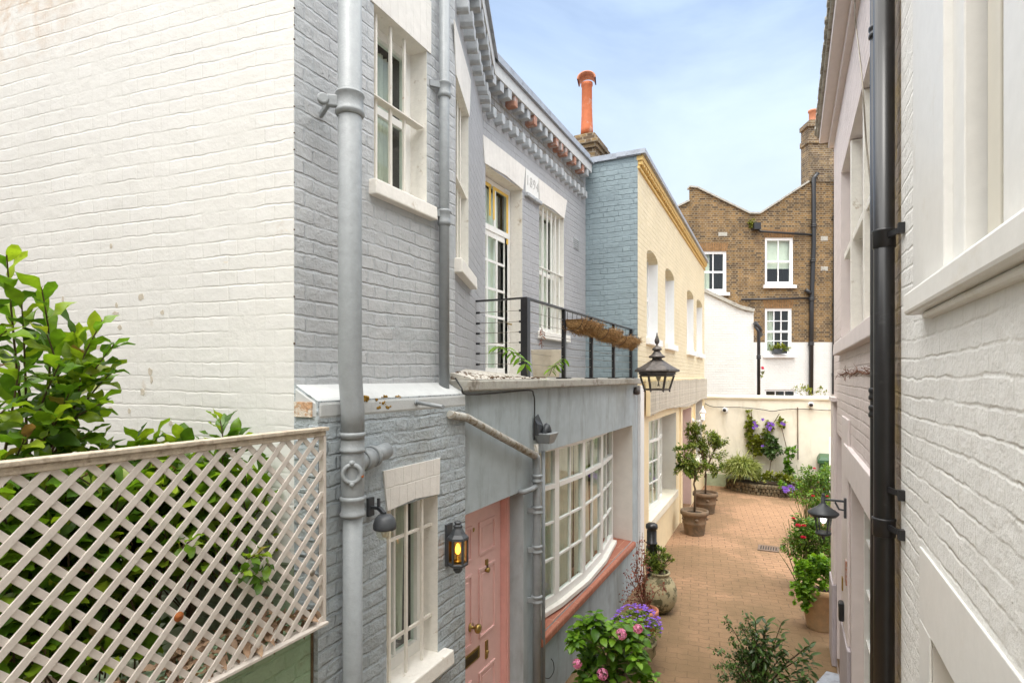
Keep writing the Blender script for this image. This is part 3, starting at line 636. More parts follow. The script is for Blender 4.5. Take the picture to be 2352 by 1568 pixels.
# ================================================================== 2 the recessed house: balcony, pink door, bow window
hB = thing('terraced_house', 'lilac grey house with pink front door, bow window, balcony and the date 1894', 'house', (-2.4,5.5,0))
PR = planeX(-2.75); PB = planeX(-2.0)
dA0, dA1 = 4.995, 5.864; dw0, dw1 = 6.35, 7.18
hdoor = (dA0, dA1, 2.96, 5.13); hwin = (dw0, dw1, 3.56, 5.13)
w = MB(); w.wall(PR, 4.95, 8.1, 2.9, 6.12, [hdoor, hwin]); w.build('upper_wall', M['lilac_brick'], hB, fixn=False)
door = (3.30, 4.285, .10, 2.06); bow = (4.60, 7.90, .72, 2.33)
w = MB(); w.wall(PB, 3.28, 8.2, 0, 2.92, [door, bow]); w.poly([(-2.0,8.2,0),(-2.0,8.2,2.92),(-2.75,8.2,2.92),(-2.75,8.2,0)])
w.build('lower_wall', M['render_grey'], hB, fixn=False)
r = MB(); r.reveal(PB, door, .18, bottom=False); r.build('door_reveal', M['render_grey'], hB, fixn=False)
r = MB(); r.reveal(PB, (bow[0],bow[1],bow[2]-.04,bow[3]), .34, bottom=False); r.build('window_reveal', M['render_pale'], hB, fixn=False)
for h, d in ((hdoor,.16),(hwin,.14)): r = MB(); r.reveal(PR, h, d); r.build('window_reveal', M['white_old'], hB, fixn=False)
w = MB(); w.box((-2.3,3.3,0),(-1.93,4.285,.10)); w.build('doorstep', M['copingstone'], hB, bevel=.01)
# balcony slab
w = MB(); w.hexa([(-2.76,3.285,2.905),(-1.93,3.285,2.905),(-1.93,8.16,2.905),(-2.76,8.079,2.905),(-2.76,3.285,2.995),(-1.93,3.285,2.980),(-1.93,8.16,2.985),(-2.76,8.079,2.995)])
w.build('balcony_slab', M['copingstone'], hB, bevel=.012)
w = MB(); w.hexa([(-2.5,3.33,2.985),(-1.945,3.33,2.985),(-1.95,4.75,2.985),(-2.5,4.75,2.985),(-2.5,3.33,3.11),(-1.955,3.33,3.0),(-1.97,4.75,2.99),(-2.5,4.75,3.0)])
w.build('mossy_fillet', M['mosstop'], hB)
# pink door
dz0, dz1 = .12, 2.05
DF = plane((-2.17,0,0),(0,1,0),(1,0,0))
f = MB(); f.pbox(DF,3.30,3.345,.10,2.06,-.05,.045); f.pbox(DF,4.205,4.285,.10,2.06,-.05,.045); f.pbox(DF,3.345,4.205,2.01,2.06,-.05,.045)
f.pbox(DF,4.225,4.245,.10,2.06,.045,.055)
dr = f.build('door_frame', M['pinkframe'], hB)
f = MB(); a, b_ = 3.345, 4.205; mid = (a+b_)/2
f.pbox(DF,a+.003,b_-.003,dz0,2.008,-.045,0)
# raised mouldings round six sunk panels
for (p0,p1) in ((a+.11,mid-.055),(mid+.055,b_-.11)):
    for (q0,q1) in ((.30,.72),(.98,1.52),(1.62,1.88)):
        for (u0,u1,v0,v1) in ((p0,p1,q0,q0+.018),(p0,p1,q1-.018,q1),(p0,p0+.018,q0+.018,q1-.018),(p1-.018,p1,q0+.018,q1-.018)): f.pbox(DF,u0,u1,v0,v1,-.001,.012)
        f.pbox(DF,p0+.05,p1-.05,q0+.05,q1-.05,-.001,.006)
pd = f.build('door', M['pinkdoor'], hB, 'six panel front door painted pink', bevel=.003)
f = MB(); kz = Zx(DF,1094,1442,.05); ks = Sx(DF,1094,.05)
f.lathe(DF(ks,kz,0), [(.035,0),(.035,.008),(.012,.012),(.012,.045),(.030,.05),(.036,.062),(.034,.078),(.018,.086),(0,.087)], 20, (1,0,0)); f.build('door_knob', M['brass'], pd)
f = MB(); lx = Sx(DF,1086); lz = Zx(DF,1086,1512)
f.pbox(DF,ks-.15,ks+.13,kz-.28,kz-.19,0,.008); lp = f.build('letter_plate', M['brass'], pd, bevel=.002)
f = MB(); f.pbox(DF,ks-.11,ks+.09,kz-.262,kz-.208,.008,.013); f.build('flap', M['brass_dark'], lp)
f = MB(); f.pbox(DF,ks+.225,ks+.26,kz+.36,kz+.44,0,.012); f.lathe(DF(ks+.24,kz+.36,0),[(.02,0),(.02,.03),(.008,.032)],12,(1,0,0)); f.build('latch', M['brass'], pd)
f = MB(); f.pbox(DF,ks+.225,ks+.26,kz-.34,kz-.20,0,.010); f.lathe(DF(ks+.243,kz-.29,0),[(.014,0),(.014,.02),(.004,.022)],12,(1,0,0)); f.build('lock', M['brass'], pd)
f = MB(); zz = Zx(DF,1087,1216); ss = Sx(DF,1087); f.lathe(DF(ss,zz,0),[(.016,0),(.016,.006),(.006,.008)],12,(1,0,0)); f.build('door_number', M['brass'], pd)
# bow window: four facets
bp = [(-2.20,4.62),(-2.09,5.28),(-2.05,5.98),(-2.085,6.76),(-2.20,7.62),(-2.30,7.895)]
for k in range(4):
    P, Lk = two(bp[k], bp[k+1])
    Wb = make_window(hB, P, 0, Lk, .78, 2.325, 0, 2, 4, .045, .020, toprow=1.93, room=None, bottom=.03, thick=.05, frame='white')
    wavy(P, .02, Lk*(.98 if k != 2 else .62), .80, 2.31, -.125, .018, 40, 60, (.04,-.05,.14,.0)[k]).build('curtain', M['curtain'], Wb)
f = MB(); P, Lk = two(bp[4], bp[5]); f.pbox(P,0,Lk,.74,2.325,-.05,-.004); f.build('window_jamb', M['white'], hB)
f = MB(); f.smooth = False
ob = [(x+.055,y) for x,y in bp[:5]]; ib = [(x-.08,y) for x,y in bp[:5]]
for i in range(4):
    f.hexa([(ib[i][0],ib[i][1],.73),(ob[i][0],ob[i][1],.73),(ob[i+1][0],ob[i+1][1],.73),(ib[i+1][0],ib[i+1][1],.73),(ib[i][0],ib[i][1],.781),(ob[i][0],ob[i][1],.772),(ob[i+1][0],ob[i+1][1],.772),(ib[i+1][0],ib[i+1][1],.781)])
f.build('window_sill', M['white_old'], hB, 'curved white timber sill')
f = MB(); f.hexa([(-2.35,4.60,.62),(-1.955,4.60,.62),(-1.955,7.93,.62),(-2.35,7.90,.62),(-2.35,4.60,.735),(-1.955,4.60,.70),(-1.955,7.93,.70),(-2.35,7.90,.735)])
f.build('terracotta_ledge', M['tiles'], hB, 'quarry tile ledge under the bow window', bevel=.018)
f = MB(); f.box((-3.2,4.5,.0),(-3.15,8.0,2.4)); f.box((-3.2,4.45,0),(-2.35,4.5,2.4)); f.box((-3.2,7.96,0),(-2.35,8.0,2.4)); f.box((-3.2,4.5,2.37),(-2.02,7.96,2.40)); f.box((-3.2,4.5,.3),(-2.35,7.96,.35))
f.build('interior', M['dark'], hB)
PB2 = planeX(-2.30)
# balcony door and transom
W = make_window(hB, PR, dA0+.01, dA1-.01, 3.0, 5.12, .15, 1, 1, .06, toprow=None, room=.6, label='white glazed balcony door', bottom=0)
W.name = 'balcony_door'
f = MB(); d0, d1 = dA0+.07, dA1-.075
f.pbox(PR,dA0+.07,dA1-.07,4.56,4.62,-.16,-.13)
f.pbox(PR,d1-.09,d1,3.02,4.56,-.16,-.138); d1 -= .06
for i in (0,1,2,3): x = d0+(d1-d0)*i/3; wd = .03 if i in (0,3) else .014; f.pbox(PR,x-wd,x+wd,3.02,4.56,-.16,-.138)
for j in range(6): z = 3.06+1.48*j/5; wd = .04 if j in (0,5) else .013; f.pbox(PR,d0,d1,z-wd,z+wd,-.158,-.140)
f.pbox(PR,(d0+dA1)/2-.02,(d0+dA1)/2+.02,4.62,5.06,-.16,-.138)
f.build('glazing_bars', M['white'], W)
wavy(PR, d0, d1, 3.05, 5.05, -.24, .02, 30, 40).build('curtain', M['curtain_lt'], W)
f = MB(); hs = Sx(PR,1163,-.14); f.pbox(PR,hs-.012,hs+.012,3.50,3.66,-.149,-.141); f.bar(PR(hs-.005,3.605,-.125), PR(hs+.09,3.60,-.12), .014); f.build('handle', M['brass'], W)
f = MB()  # leftover masking tape round the transom
for (a0,a1,z0,z1) in ((dA0+.06,dA0+.10,4.66,5.06),(dA0+.10,dA0+.38,5.02,5.06),(dA0+.33,dA0+.37,4.72,5.03),(dA0+.42,dA0+.46,4.70,5.06),(dA0+.46,dA1-.08,5.025,5.06),(dA1-.13,dA1-.085,4.50,5.03)):
    f.pbox(PR,a0,a1,z0,z1,-.1385,-.1365)
f.build('masking_tape', paint_mat('yellow_tape', (.75,.48,.08), .6), W)
# barred window
W = make_window(hB, PR, dw0+.01, dw1-.01, 3.56, 5.12, .13, 2, 2, .045, midrail=4.33, curtain=[(0,1)], cmat='curtain_lt')
f = MB()
for k in range(6): s = dw0+.06+.14*k; f.bar(PR(s,3.56,-.04), PR(s,5.12,-.04), .016)
for z in (3.9, 4.35): f.pbox(PR,dw0,dw1,z,z+.008,-.06,-.015)
f.build('security_bars', M['white'], hB)
sill(hB, PR, dw0-.04, dw1+.12, 3.47, 3.56, .06, 'white_old')
O = PR(0,0,0); t = Vector((0,1,0)); nn = Vector((1,0,0))
w = MB(); w.prism([(4.97,5.13),(5.42,5.155),(5.87,5.13),(5.93,5.40),(4.93,5.40)], O, t, UP, nn, .0005, .010); w.build('lintel', M['lintel'], hB)
w = MB(); w.prism([(6.35,5.13),(6.76,5.15),(7.18,5.13),(7.28,5.40),(6.31,5.40)], O, t, UP, nn, .0005, .010); w.build('lintel', M['lintel'], hB)
w = MB(); w.pbox(PR,5.94,6.30,5.13,5.40,.0005,.014); ds = w.build('date_stone', M['white'], hB, 'date stone reading 1894', bevel=.004)
fc = bpy.data.curves.new('date', 'FONT'); fc.body = '1894'; fc.size = .16; fc.extrude = .004; fc.align_x = 'CENTER'; fc.align_y = 'CENTER'; fc.space_character = 1.15
to = bpy.data.objects.new('date', fc); C.objects.link(to)
dg = bpy.context.evaluated_depsgraph_get(); me = bpy.data.meshes.new_from_object(to.evaluated_get(dg)); bpy.data.objects.remove(to)
me.materials.append(paint_mat('date_figures', (.50,.49,.47), .6)); dt = bpy.data.objects.new('date_figures', me); C.objects.link(dt)
dt.parent = ds; dt.location = Vector((-2.75+.014,6.12,5.268))-hB.location; dt.rotation_euler = (R(90),0,R(90))
w = MB(); w.pbox(PR,5.92,6.13,5.075,5.12,0,.05); w.pbox(PR,6.15,6.34,5.075,5.12,0,.05); w.build('ledge_moulding', M['dentil'], hB, bevel=.01)
vs = Sx(PR,1323); vz = Zx(PR,1323,560); w = MB(); w.pbox(PR,vs-.11,vs+.11,vz-.08,vz+.08,0,.006)
for k in range(5): w.pbox(PR,vs-.10,vs+.10,vz-.065+.028*k,vz-.052+.028*k,.006,.016)
w.build('air_vent', M['dentil'], hB)
# cornice: two rows of dentils, board and lead-topped parapet, turning the corner onto the canted wall
M['worn_band'] = brick_mat('worn_grey_brick', (.34,.35,.36), (.42,.42,.42), (.30,.28,.25), ms=.012, bs=1.0, bd=.014, grain=1.0, mottled=.15, stain=(.20,.16,.11), stain_amt=(.50,.66), stain_scale=5)
def cornice(parent, P, s0, s1, seed, red=True):
    rs = np.random.RandomState(seed)
    w = MB(); w.pbox(P,s0,s1,5.99,6.115,-.02,.125); w.build('cornice_board', M['corn_white'], parent, bevel=.004)
    w = MB(); w.pbox(P,s0,s1,6.118,6.135,-.3,.155); w.pbox(P,s0,s1,6.20,6.26,-.3,.10); w.pbox(P,s0,s1,6.135,6.20,-.3,.02); w.build('gutter', M['lead'], parent)
    cb = C.objects[-1] if 0 else [o for o in bpy.data.objects if o.parent == parent and o.name.startswith('cornice_board')][-1]
    w = MB(); w.pbox(P,s0,s1,5.702,5.888,.0005,.006); w.build('weathered_band', M['worn_band'], cb)
    n = int((s1-s0)/.168)
    for k in range(n):
        s = s0+.03+k*.168
        bare = red and rs.rand() < .30; tgt = MB()
        j = lambda: rs.normal()*.003
        tgt.pbox(P,s+j(),s+.080+j(),5.89+j(),5.989,-.01,.115+j()); tgt.build('dentil', M['brickred' if bare else 'dentil'], cb, 'dentil with the paint gone to bare red brick' if bare else None, bevel=.005)
        O = P(0,0,0); t = (P(1,0,0)-O); nn = P(0,0,1)-O
        s += .084; c = MB()
        c.prism([(s,5.62+j()),(s+.018,5.60+j()),(s+.05,5.60+j()),(s+.072,5.625+j()),(s+.072,5.70),(s,5.70)], O, t, UP, nn, -.01, .085+j()*2); c.build('lower_dentil', M['dentil'], cb, bevel=.006)
cornice(hB, PR, 4.90, 8.0, 4)
cornice(hA, PC, -.05, LC-.01, 5, False)
# roof behind the parapet
w = MB(); w.box((-7,2.2,6.0),(-2.76,8.1,6.13)); w.build('roof', M['lead'], hB)
# chimney with tall orange pot and hood
cd_ = 10.6; cc = px(1348,330,cd_); w = MB()
for (hw, z0, z1) in ((.26,5.9,7.12),(.30,7.12,7.19),(.335,7.19,7.26),(.30,7.26,7.33),(.25,7.33,7.40),(.18,7.40,7.45)):
    w.box((cc.x-hw,cc.y-hw*1.2,z0),(cc.x+hw,cc.y+hw*1.2,z1))
w2_ = w.build('chimney', M['stock_brick2'], hB, bevel=.01)
zb = EYE+(866-298)/1307*cd_; zt = EYE+(866-186)/1307*cd_
w = MB(); w.lathe((cc.x,cc.y,zb-.1),[(.118,0),(.112,.1),(.100,.4),(.095,zt-zb-.02),(.108,zt-zb),(.108,zt-zb+.05),(.085,zt-zb+.05),(.08,zt-zb-.1)],24)
w.build('chimney_pot', paint_mat('orange_clay', (.46,.125,.045), .7, .12, .3, .003, 12, dirt=(.50,.36,.30), dirt_t=(.55,.68), dirt_scale=5), w2_)
w = MB(); w.smooth = True; n = 14; hood = []
for k in range(n+1):
    a_ = math.pi*k/n; hood.append((math.cos(a_)*.165, math.sin(a_)*.135))
for sgn in (0,1):
    pass
fwd_ax = Vector((.25,-.97,0)); side_ax = Vector((.97,.25,0)); hc = Vector((cc.x,cc.y,zt-.02))
A = [hc+side_ax*x_*1.05+UP*(z_+.0)-fwd_ax*-.15 for x_, z_ in hood]; B = [hc+side_ax*x_+UP*(z_+.0)-fwd_ax*.15 for x_, z_ in hood]
A2 = [hc+side_ax*x_*.9+UP*(z_*.86)-fwd_ax*-.15 for x_, z_ in hood]; B2 = [hc+side_ax*x_*.88+UP*(z_*.86)-fwd_ax*.15 for x_, z_ in hood]
ids = [[w.vert(p) for p in q] for q in (A,B,A2,B2)]
for k in range(n):
    w.face([ids[0][k],ids[0][k+1],ids[1][k+1],ids[1][k]]); w.face([ids[2][k],ids[2][k+1],ids[3][k+1],ids[3][k]]); w.face([ids[0][k],ids[0][k+1],ids[2][k+1],ids[2][k]]); w.face([ids[1][k],ids[1][k+1],ids[3][k+1],ids[3][k]])
w.build('chimney_hood', M['terracotta'], w2_)

# ================================================================== 3 yellow house
hY = thing('terraced_house', 'yellow painted brick house with four tall white arched windows and a blue side wall', 'house', (-2.2,12,0))
PY, LY = two((-1.97,8.08),(-2.18,16.61))
YT = 6.19
wins = []
for (x0,x1) in ((1485.5,1511),(1528,1548.6),(1577.8,1593),(1600,1613)): wins.append((Sx(PY,x0),Sx(PY,x1),3.61,5.0))
w = MB(); w.wall(PY, 0, LY, 2.98, YT-.02, wins); w.poly([PY(LY,0,0),PY(LY,YT,0),PY(LY,YT,-3),PY(LY,0,-3)]); w.build('upper_wall', M['yellow_brick'], hY, fixn=False)
for h in wins:
    r = MB(); r.reveal(PY, h, .17); r.build('window_reveal', M['white_clean'], hY, fixn=False)
    arch_fill(PY, h[0], h[1], h[3]+.001, .12, .17, hY, 'yellow_brick')
    make_window(hY, PY, h[0], h[1], h[2], h[3], .15, 2, 2, .05, frame='white_clean', midrail=4.28, room=.3, glass='glass', curtain=[(0,1)], cmat='curtain_lt')
    sill(hY, PY, h[0]-.05, h[1]+.10, 3.50, 3.61, .07, 'white_clean')
w = MB(); w.wall(planeX(0), 0, 0, 0, 0); PS = plane((-1.97,8.08,0),(-1,0,0),(0,-1,0))
w = MB(); w.wall(PS, 0, .80, 2.9, YT-.02); w.build('side_wall', M['blue_brick'], hY, 'blue painted brick side wall', fixn=False)
w = MB(); w.pbox(PS,-.05,.85,YT-.03,YT+.05,-.3,.035,); w.build('lead_capping', M['lead'], hY)
w = MB(); w.pbox(PY,-.045,LY,YT-.02,YT+.045,-.3,.115); w.build('lead_capping', M['lead'], hY)
w = MB(); w.pbox(PY,0,LY,YT-.10,YT-.022,-.02,.075); rs = np.random.RandomState(2)
n = int(LY/.13)
for k in range(n): s = .02+k*.13; w.pbox(PY,s,s+.07,YT-.155+rs.normal()*.002,YT-.101,-.01,.065)
w.pbox(PY,0,LY,YT-.215,YT-.175,-.01,.03)
w.build('dentil_cornice', M['yellow_dentil'], hY, bevel=.005)
w = MB(); w.pbox(PY,.0,LY,2.93,2.985,-.05,.03); w.build('string_course', M['yellow_render'], hY, bevel=.01)
yb = (Sx(PY,1490), Sx(PY,1553), .70, 2.31); yd = (Sx(PY,1568), Sx(PY,1588), .02, 2.3); yw = (Sx(PY,1596), Sx(PY,1613), .80, 2.42)
w = MB(); w.wall(PY, .12, LY, 0, 2.93, [yb,yd,yw]); w.build('lower_wall', M['yellow_render'], hY, fixn=False)
w = MB(); w.box((-2.1,8.2,0),(-1.955,8.42,2.88)); w.build('pilaster', M['white_clean'], hY, bevel=.01)
r = MB(); r.reveal(PY, yb, .42, bottom=False); r.build('window_reveal', M['render_pale'], hY, fixn=False)
r = MB(); r.reveal(PY, yd, .3, bottom=False); r.poly([PY(yd[0],0,-.3),PY(yd[1],0,-.3),PY(yd[1],2.3,-.3),PY(yd[0],2.3,-.3)]); r.build('door_reveal', M['pink_render'], hY, fixn=False)
r = MB(); r.reveal(PY, yw, .35, bottom=False); r.build('window_reveal', M['render_pale'], hY, fixn=False)
dep = [.34,.13,.07,.13,.34]; q = [yb[0]+(yb[1]-yb[0])*i/4*.93 for i in range(5)]
for k in range(4):
    a_, b_ = PY(q[k],0,-dep[k]), PY(q[k+1],0,-dep[k+1]); P, Lk = two((a_.x,a_.y),(b_.x,b_.y))
    make_window(hY, P, 0, Lk, .78, 2.30, 0, 2, 4, .04, .02, toprow=1.92, room=None)
f = MB(); f.pbox(PY,yb[0]-.02,yb[1]+.03,.64,.775,-.45,.04); f.build('sill', M['cream_cap'], hY, bevel=.012)
f = MB(); f.pbox(PY,yb[0]-.1,yb[1]+.1,.3,2.4,-.95,-.90); f.pbox(PY,yb[0]-.1,yb[0]-.05,.3,2.4,-.95,-.36); f.pbox(PY,yb[1]+.05,yb[1]+.1,.3,2.4,-.95,-.44); f.pbox(PY,yb[0],yb[1],2.315,2.36,-.9,-.02); f.build('interior', M['dark'], hY)
wavy(PY, yb[0]+.1, yb[1]-.2, .8, 2.3, -.44, .02, 30, 90).build('curtain', M['curtain'], hY)
make_window(hY, PY, yw[0], yw[1], .8, 2.42, .30, 2, 4, .05, .02, glass='darkglass', room=None)
f = MB(); f.pbox(PY,yw[0]-.02,yw[1]+.03,.72,.82,-.3,.04); f.build('sill', M['cream_cap'], hY)
for x in (1562, 1594): s = Sx(PY,x); f = MB(); f.pbox(PY,s-.07,s+.07,0,2.4,0,.03); f.build('pilaster', M['yellow_render'], hY)

# ================================================================== 4 cream end wall
cw = thing('garden_wall', 'cream rendered wall closing the end of the alley with rounded coping', 'wall', (0,16.61,0))
PE = plane((-2.18,16.61,0),(1,0,0),(0,-1,0)); LE = 9.0
zE = EYE-.49
w = MB(); w.pbox(PE,0,LE,0,zE-.10,-.3,0); w.build('render', M['cream'], cw)
w = MB(); w.pbox(PE,0,LE,zE-.12,zE,-.35,.05); w.build('coping', M['cream_cap'], cw, bevel=.05)
w = MB(); w.pbox(PE,.0,2.0,0,.33,0,.012); w.build('green_base', M['green_base'], cw)

# ================================================================== 5 brown brick building beyond, 6 white annexe
def front(d): o = EYEP+FW*d; return plane((o.x,o.y,0), RT, -FW)
def FX(x, d): return (x-1176)/1307*d
def FZ(y, d): return EYE+(866-y)/1307*d
D5 = 20.5; P5 = front(D5); hN = thing('brick_building', 'tall brown stock brick building with butterfly gable behind the cream wall', 'building', tuple(P5(FX(1740,D5),0,0)))
fx = lambda x: FX(x,D5); fz = lambda y: FZ(y,D5)
wB = (fx(1757),fx(1821),fz(656),fz(546)); wC = (fx(1757),fx(1818),fz(815),fz(708)); wA_ = (fx(1610),fx(1668),fz(673),fz(577)); wD = (fx(1757),fx(1830),fz(960),fz(894))
holes = [wA_,wB,wC]; zsplit = fz(786); zb_ = fz(475)
w = MB(); w.wall(P5, fx(1480), fx(2020), zsplit, fz(500), holes+[(fx(1480),fx(1556),zsplit,99)]); rl = [(1556,475),(1583,462),(1583,430),(1601,432),(1722,491),(1745,491),(1857,418),(1857,500)]
pts = [P5(fx(1556),fz(500),0)]+[P5(fx(x),fz(y),0) for x,y in rl]; 
# roofline polygon split into convex strips
def strip(mb, P, line, zb, fxx, fzz):
    for (xa,ya),(xb,yb2) in zip(line, line[1:]):
        if xa == xb: continue
        mb.poly([P(fxx(xa),zb,0),P(fxx(xb),zb,0),P(fxx(xb),fzz(yb2),0),P(fxx(xa),fzz(ya),0)])
strip(w, P5, [(1556,475),(1583,462)], fz(500), fx, fz); strip(w, P5, [(1583,430),(1601,432),(1722,491),(1745,491),(1857,418)], fz(500), fx, fz)
w.poly([P5(fx(1857),fz(500),0),P5(fx(2020),fz(500),0),P5(fx(2020),fz(340),0),P5(fx(1857),fz(340),0)])
w.build('brick_wall', M['stock_brick'], hN, fixn=False)
w = MB(); w.wall(P5, fx(1480), fx(2020), 0, zsplit, [wC,wD]); w.build('white_wall', M['far_white'], hN, 'white painted lower storey', fixn=False)
w = MB(); cw0, cw1 = fx(1856), fx(1922)
w.pbox(P5,cw0,cw1,fz(418),fz(292),-.5,.03); w.pbox(P5,cw0-.05,cw1,fz(330),fz(318),-.5,.08); w.pbox(P5,cw0-.06,cw1,fz(292),fz(282),-.5,.09); w.pbox(P5,cw0+.04,cw1,fz(282),fz(276),-.45,.04)
ch = w.build('chimney', M['stock_brick2'], hN)
w = MB(); w.lathe(P5((fx(1868)+fx(1886))/2,fz(277),-.3),[(.14,0),(.13,.1),(.13,.42),(.16,.44),(.16,.50),(.1,.50)],20); w.build('chimney_pot', M['terracotta'], ch)
w = MB()
for (xa,ya),(xb,yb2) in (((1583,430),(1601,432)),((1601,432),(1722,491)),((1722,491),(1745,491)),((1745,491),(1857,418)),((1556,475),(1583,462))):
    w.bar(P5(fx(xa),fz(ya)+.02,-.1), P5(fx(xb),fz(yb2)+.02,-.1), .06, .32, up=FW)
w.build('roof_coping', M['copingstone'], hN)
for h, c_, r_, mr, cu in ((wA_,2,2,fz(625),None),(wB,2,2,fz(601),[(0,1)]),(wC,3,4,fz(762),None)):
    r = MB(); r.reveal(P5,h,.10); r.build('window_reveal', M['white_clean'], hN, fixn=False)
    W = make_window(hN, P5, *h, .04, c_, r_, .09, .03, glass='glass', frame='white_clean', midrail=mr, room=.8, thick=.07, bottom=.06)
    if cu:
        f = MB(); f.poly([P5(h[0]+.05,fz(615),-.2),P5(h[1]-.05,fz(615),-.2),P5(h[1]-.05,h[3],-.2),P5(h[0]+.05,h[3],-.2)]); f.build('blind', M['curtain_lt'], W, fixn=False)
    else: wavy(P5, h[0]+.08, h[0]+.38, h[2], h[3], -.25, .03, 40, 30).build('curtain', M['curtain_lt'], W)
    sill(hN, P5, h[0]-.07, h[1]+.10, h[2]-.10, h[2]+.01, .10, 'white_clean')
    # gauged brick arch over the window
    w = MB(); n = 13
    for k in range(n):
        a_ = (k+.5)/n-.5; cxm = (h[0]+h[1])/2+a_*(h[1]-h[0])*1.08
        w.bar(P5(cxm,h[3]+.005,.001), P5(cxm+a_*.10,h[3]+.30,.001), .062, .012, up=FW)
    w.build('brick_arch', paint_mat('arch_brick', (.25,.14,.06), .85, .3, .5, .005, 12), hN) if h is not wC or True else None
make_window(hN, P5, *wD, .06, 3, 2, .07, .03, glass='glass', frame='white_clean', room=.6)
for (x,y,sx_,sz_) in ((1660,538,.16,.07),(1893,548,.13,.08),(1893,617,.13,.08)): w = MB(); w.pbox(P5,fx(x)-sx_,fx(x)+sx_,fz(y)-sz_,fz(y)+sz_,0,.012); w.build('mortar_patch', M['copingstone'], hN, bevel=.02)
def pipe_run(name, label, pts, r, m, parent=None, collars=(), group=None, cat='drainpipe'):
    t = thing(name, label, cat, tuple(pts[-1]), group); w = MB(); w.tube(pts, r, 12); w.build('pipe', M[m], t)
    for c in collars: w = MB(); w.lathe(c, [(r*1.0,-.06),(r*1.35,-.05),(r*1.35,-.02),(r*1.1,0),(r*1.35,.02),(r*1.35,.05),(r*1.0,.06)], 16); w.build('collar', M[m], t)
    return t
P5p = lambda x,y,o=.09: P5(fx(x),fz(y),o)
t = pipe_run('drainpipe', 'long black drainpipe down the brown brick wall right of its windows', [P5p(1874,400,.12),P5p(1866,412),P5p(1866,560),P5p(1861,700),P5p(1860,905)], .075, 'black', collars=[P5p(1866,520),P5p(1864,600),P5p(1861,688),P5p(1860,790)])
w = MB(); w.tube([P5p(1735,527),P5p(1745,533),P5p(1865,541)], .04, 8); w.build('branch_pipe', M['black'], t)
w = MB(); w.tube([P5p(1700,689),P5p(1862,685)], .035, 8); w.build('branch_pipe', M['black'], t)
w = MB(); w.tube([P5p(1847,666),P5p(1861,676)], .07, 8); w.build('branch_pipe', M['black'], t)
w = MB(); w.pbox(P5,fx(1726),fx(1741),fz(530),fz(515),.0,.25); w.build('hopper', M['black'], t)
pipe_run('drainpipe', 'black drainpipe at the right edge of the brown brick wall', [P5p(1918,405),P5p(1916,560),P5p(1913,905)], .075, 'black', collars=[P5p(1916,500),P5p(1915,700),P5p(1914,860)])

D6 = 17.8; P6 = front(D6); an = thing('brick_annexe', 'white painted brick lean-to with sloping top in front of the brown building', 'building', tuple(P6(FX(1680,D6),0,0)))
gx = lambda x: FX(x,D6); gz = lambda y: FZ(y,D6)
w = MB(); strip(w, P6, [(1560,640),(1622,668),(1698,705),(1712,716),(1731,716)], 0, gx, gz)
w.poly([P6(gx(1731),0,0),P6(gx(1731),gz(716),0),P6(gx(1731)+.12,gz(716),-1.6),P6(gx(1731)+.12,0,-1.6)]); w.build('wall', M['far_white'], an, fixn=False)
w = MB()
for (xa,ya),(xb,yb2) in (((1560,640),(1698,705)),((1698,705),(1731,713))): w.bar(P6(gx(xa),gz(ya)+.0,-.1),P6(gx(xb),gz(yb2)+.0,-.1),.10,.35,up=FW)
w.build('coping', M['copingstone'], an)
P6p = lambda x,y,o=.05: P6(gx(x),gz(y),o)
t = pipe_run('drainpipe', 'short black drainpipe on the white annexe beside the lower window', [P6p(1733,748),P6p(1741,762),P6p(1741,908)], .05, 'black', collars=[P6p(1741,820)])
w = MB(); w.tube([P6p(1731,742,.1),P6p(1745,756,.0),P6p(1756,768,-.3)], .07, 8); w.build('gutter_end', M['black'], t)

# ================================================================== 7 mauve house and 8 white house on the right
def PRt(X): return plane((X,0,0),(0,1,0),(-1,0,0))
hM = thing('terraced_house', 'pinkish mauve house on the right with deep eaves behind the black downpipes', 'house', (.9,5,0))
PM = PRt(.42); mwin = (3.5,6.18,3.32,4.92); mdoor = (3.6,5.16,.12,2.20); mdoor2 = (5.95,6.75,.10,2.43)
w = MB(); w.wall(PM, 3.25, 7.2, 0, 5.63, [mwin,mdoor,mdoor2]); w.build('front_wall', M['mauve_brick'], hM, fixn=False)
w = MB(); w.poly([(.42,7.2,0),(.42,7.2,5.63),(5,7.2,5.63),(5,7.2,0)]); w.build('end_wall', M['mauve_brick'], hM, fixn=False)
w = MB(); w.wall(PRt(.435), 2.98, 3.25, 0, 5.9); w.poly([(.435,3.25,0),(.435,3.25,5.9),(.42,3.25,5.9),(.42,3.25,0)]); w.build('raw_edge', M['raw_brick'], hM, 'strip of bare and flaking brick', fixn=False)
r = MB(); r.reveal(PM, mwin, .12); r.build('window_reveal', M['mauve'], hM, fixn=False)
r = MB(); r.reveal(PM, mdoor, .10, bottom=False); r.build('door_reveal', M['mauve'], hM, fixn=False)
r = MB(); r.reveal(PM, mdoor2, .25, bottom=False); r.poly([(.67,5.95,.1),(.67,6.75,.1),(.67,6.75,2.43),(.67,5.95,2.43)]); r.build('door_reveal', M['mauve'], hM, fixn=False)
for k, (a_, b_) in enumerate(((3.55,4.4),(4.45,5.3),(5.35,6.13))):
    W = make_window(hM, PM, a_, b_, 3.36, 4.90, .09 if k == 1 else .07, 2, 3, .055, .022, frame='white_old', midrail=4.12, room=.3, curtain=[(0,1)], cmat='curtain_lt')
    f = MB(); f.pbox(PM,a_-.02,b_,4.09,4.15,-.09,-.02); f.pbox(PM,a_-.03,a_+.03,3.34,4.91,-.10,-.01); f.build('sash_horn', M['white_old'], W, bevel=.006)
sill(hM, PM, 3.3, 6.35, 3.21, 3.32, .06, 'mauve')
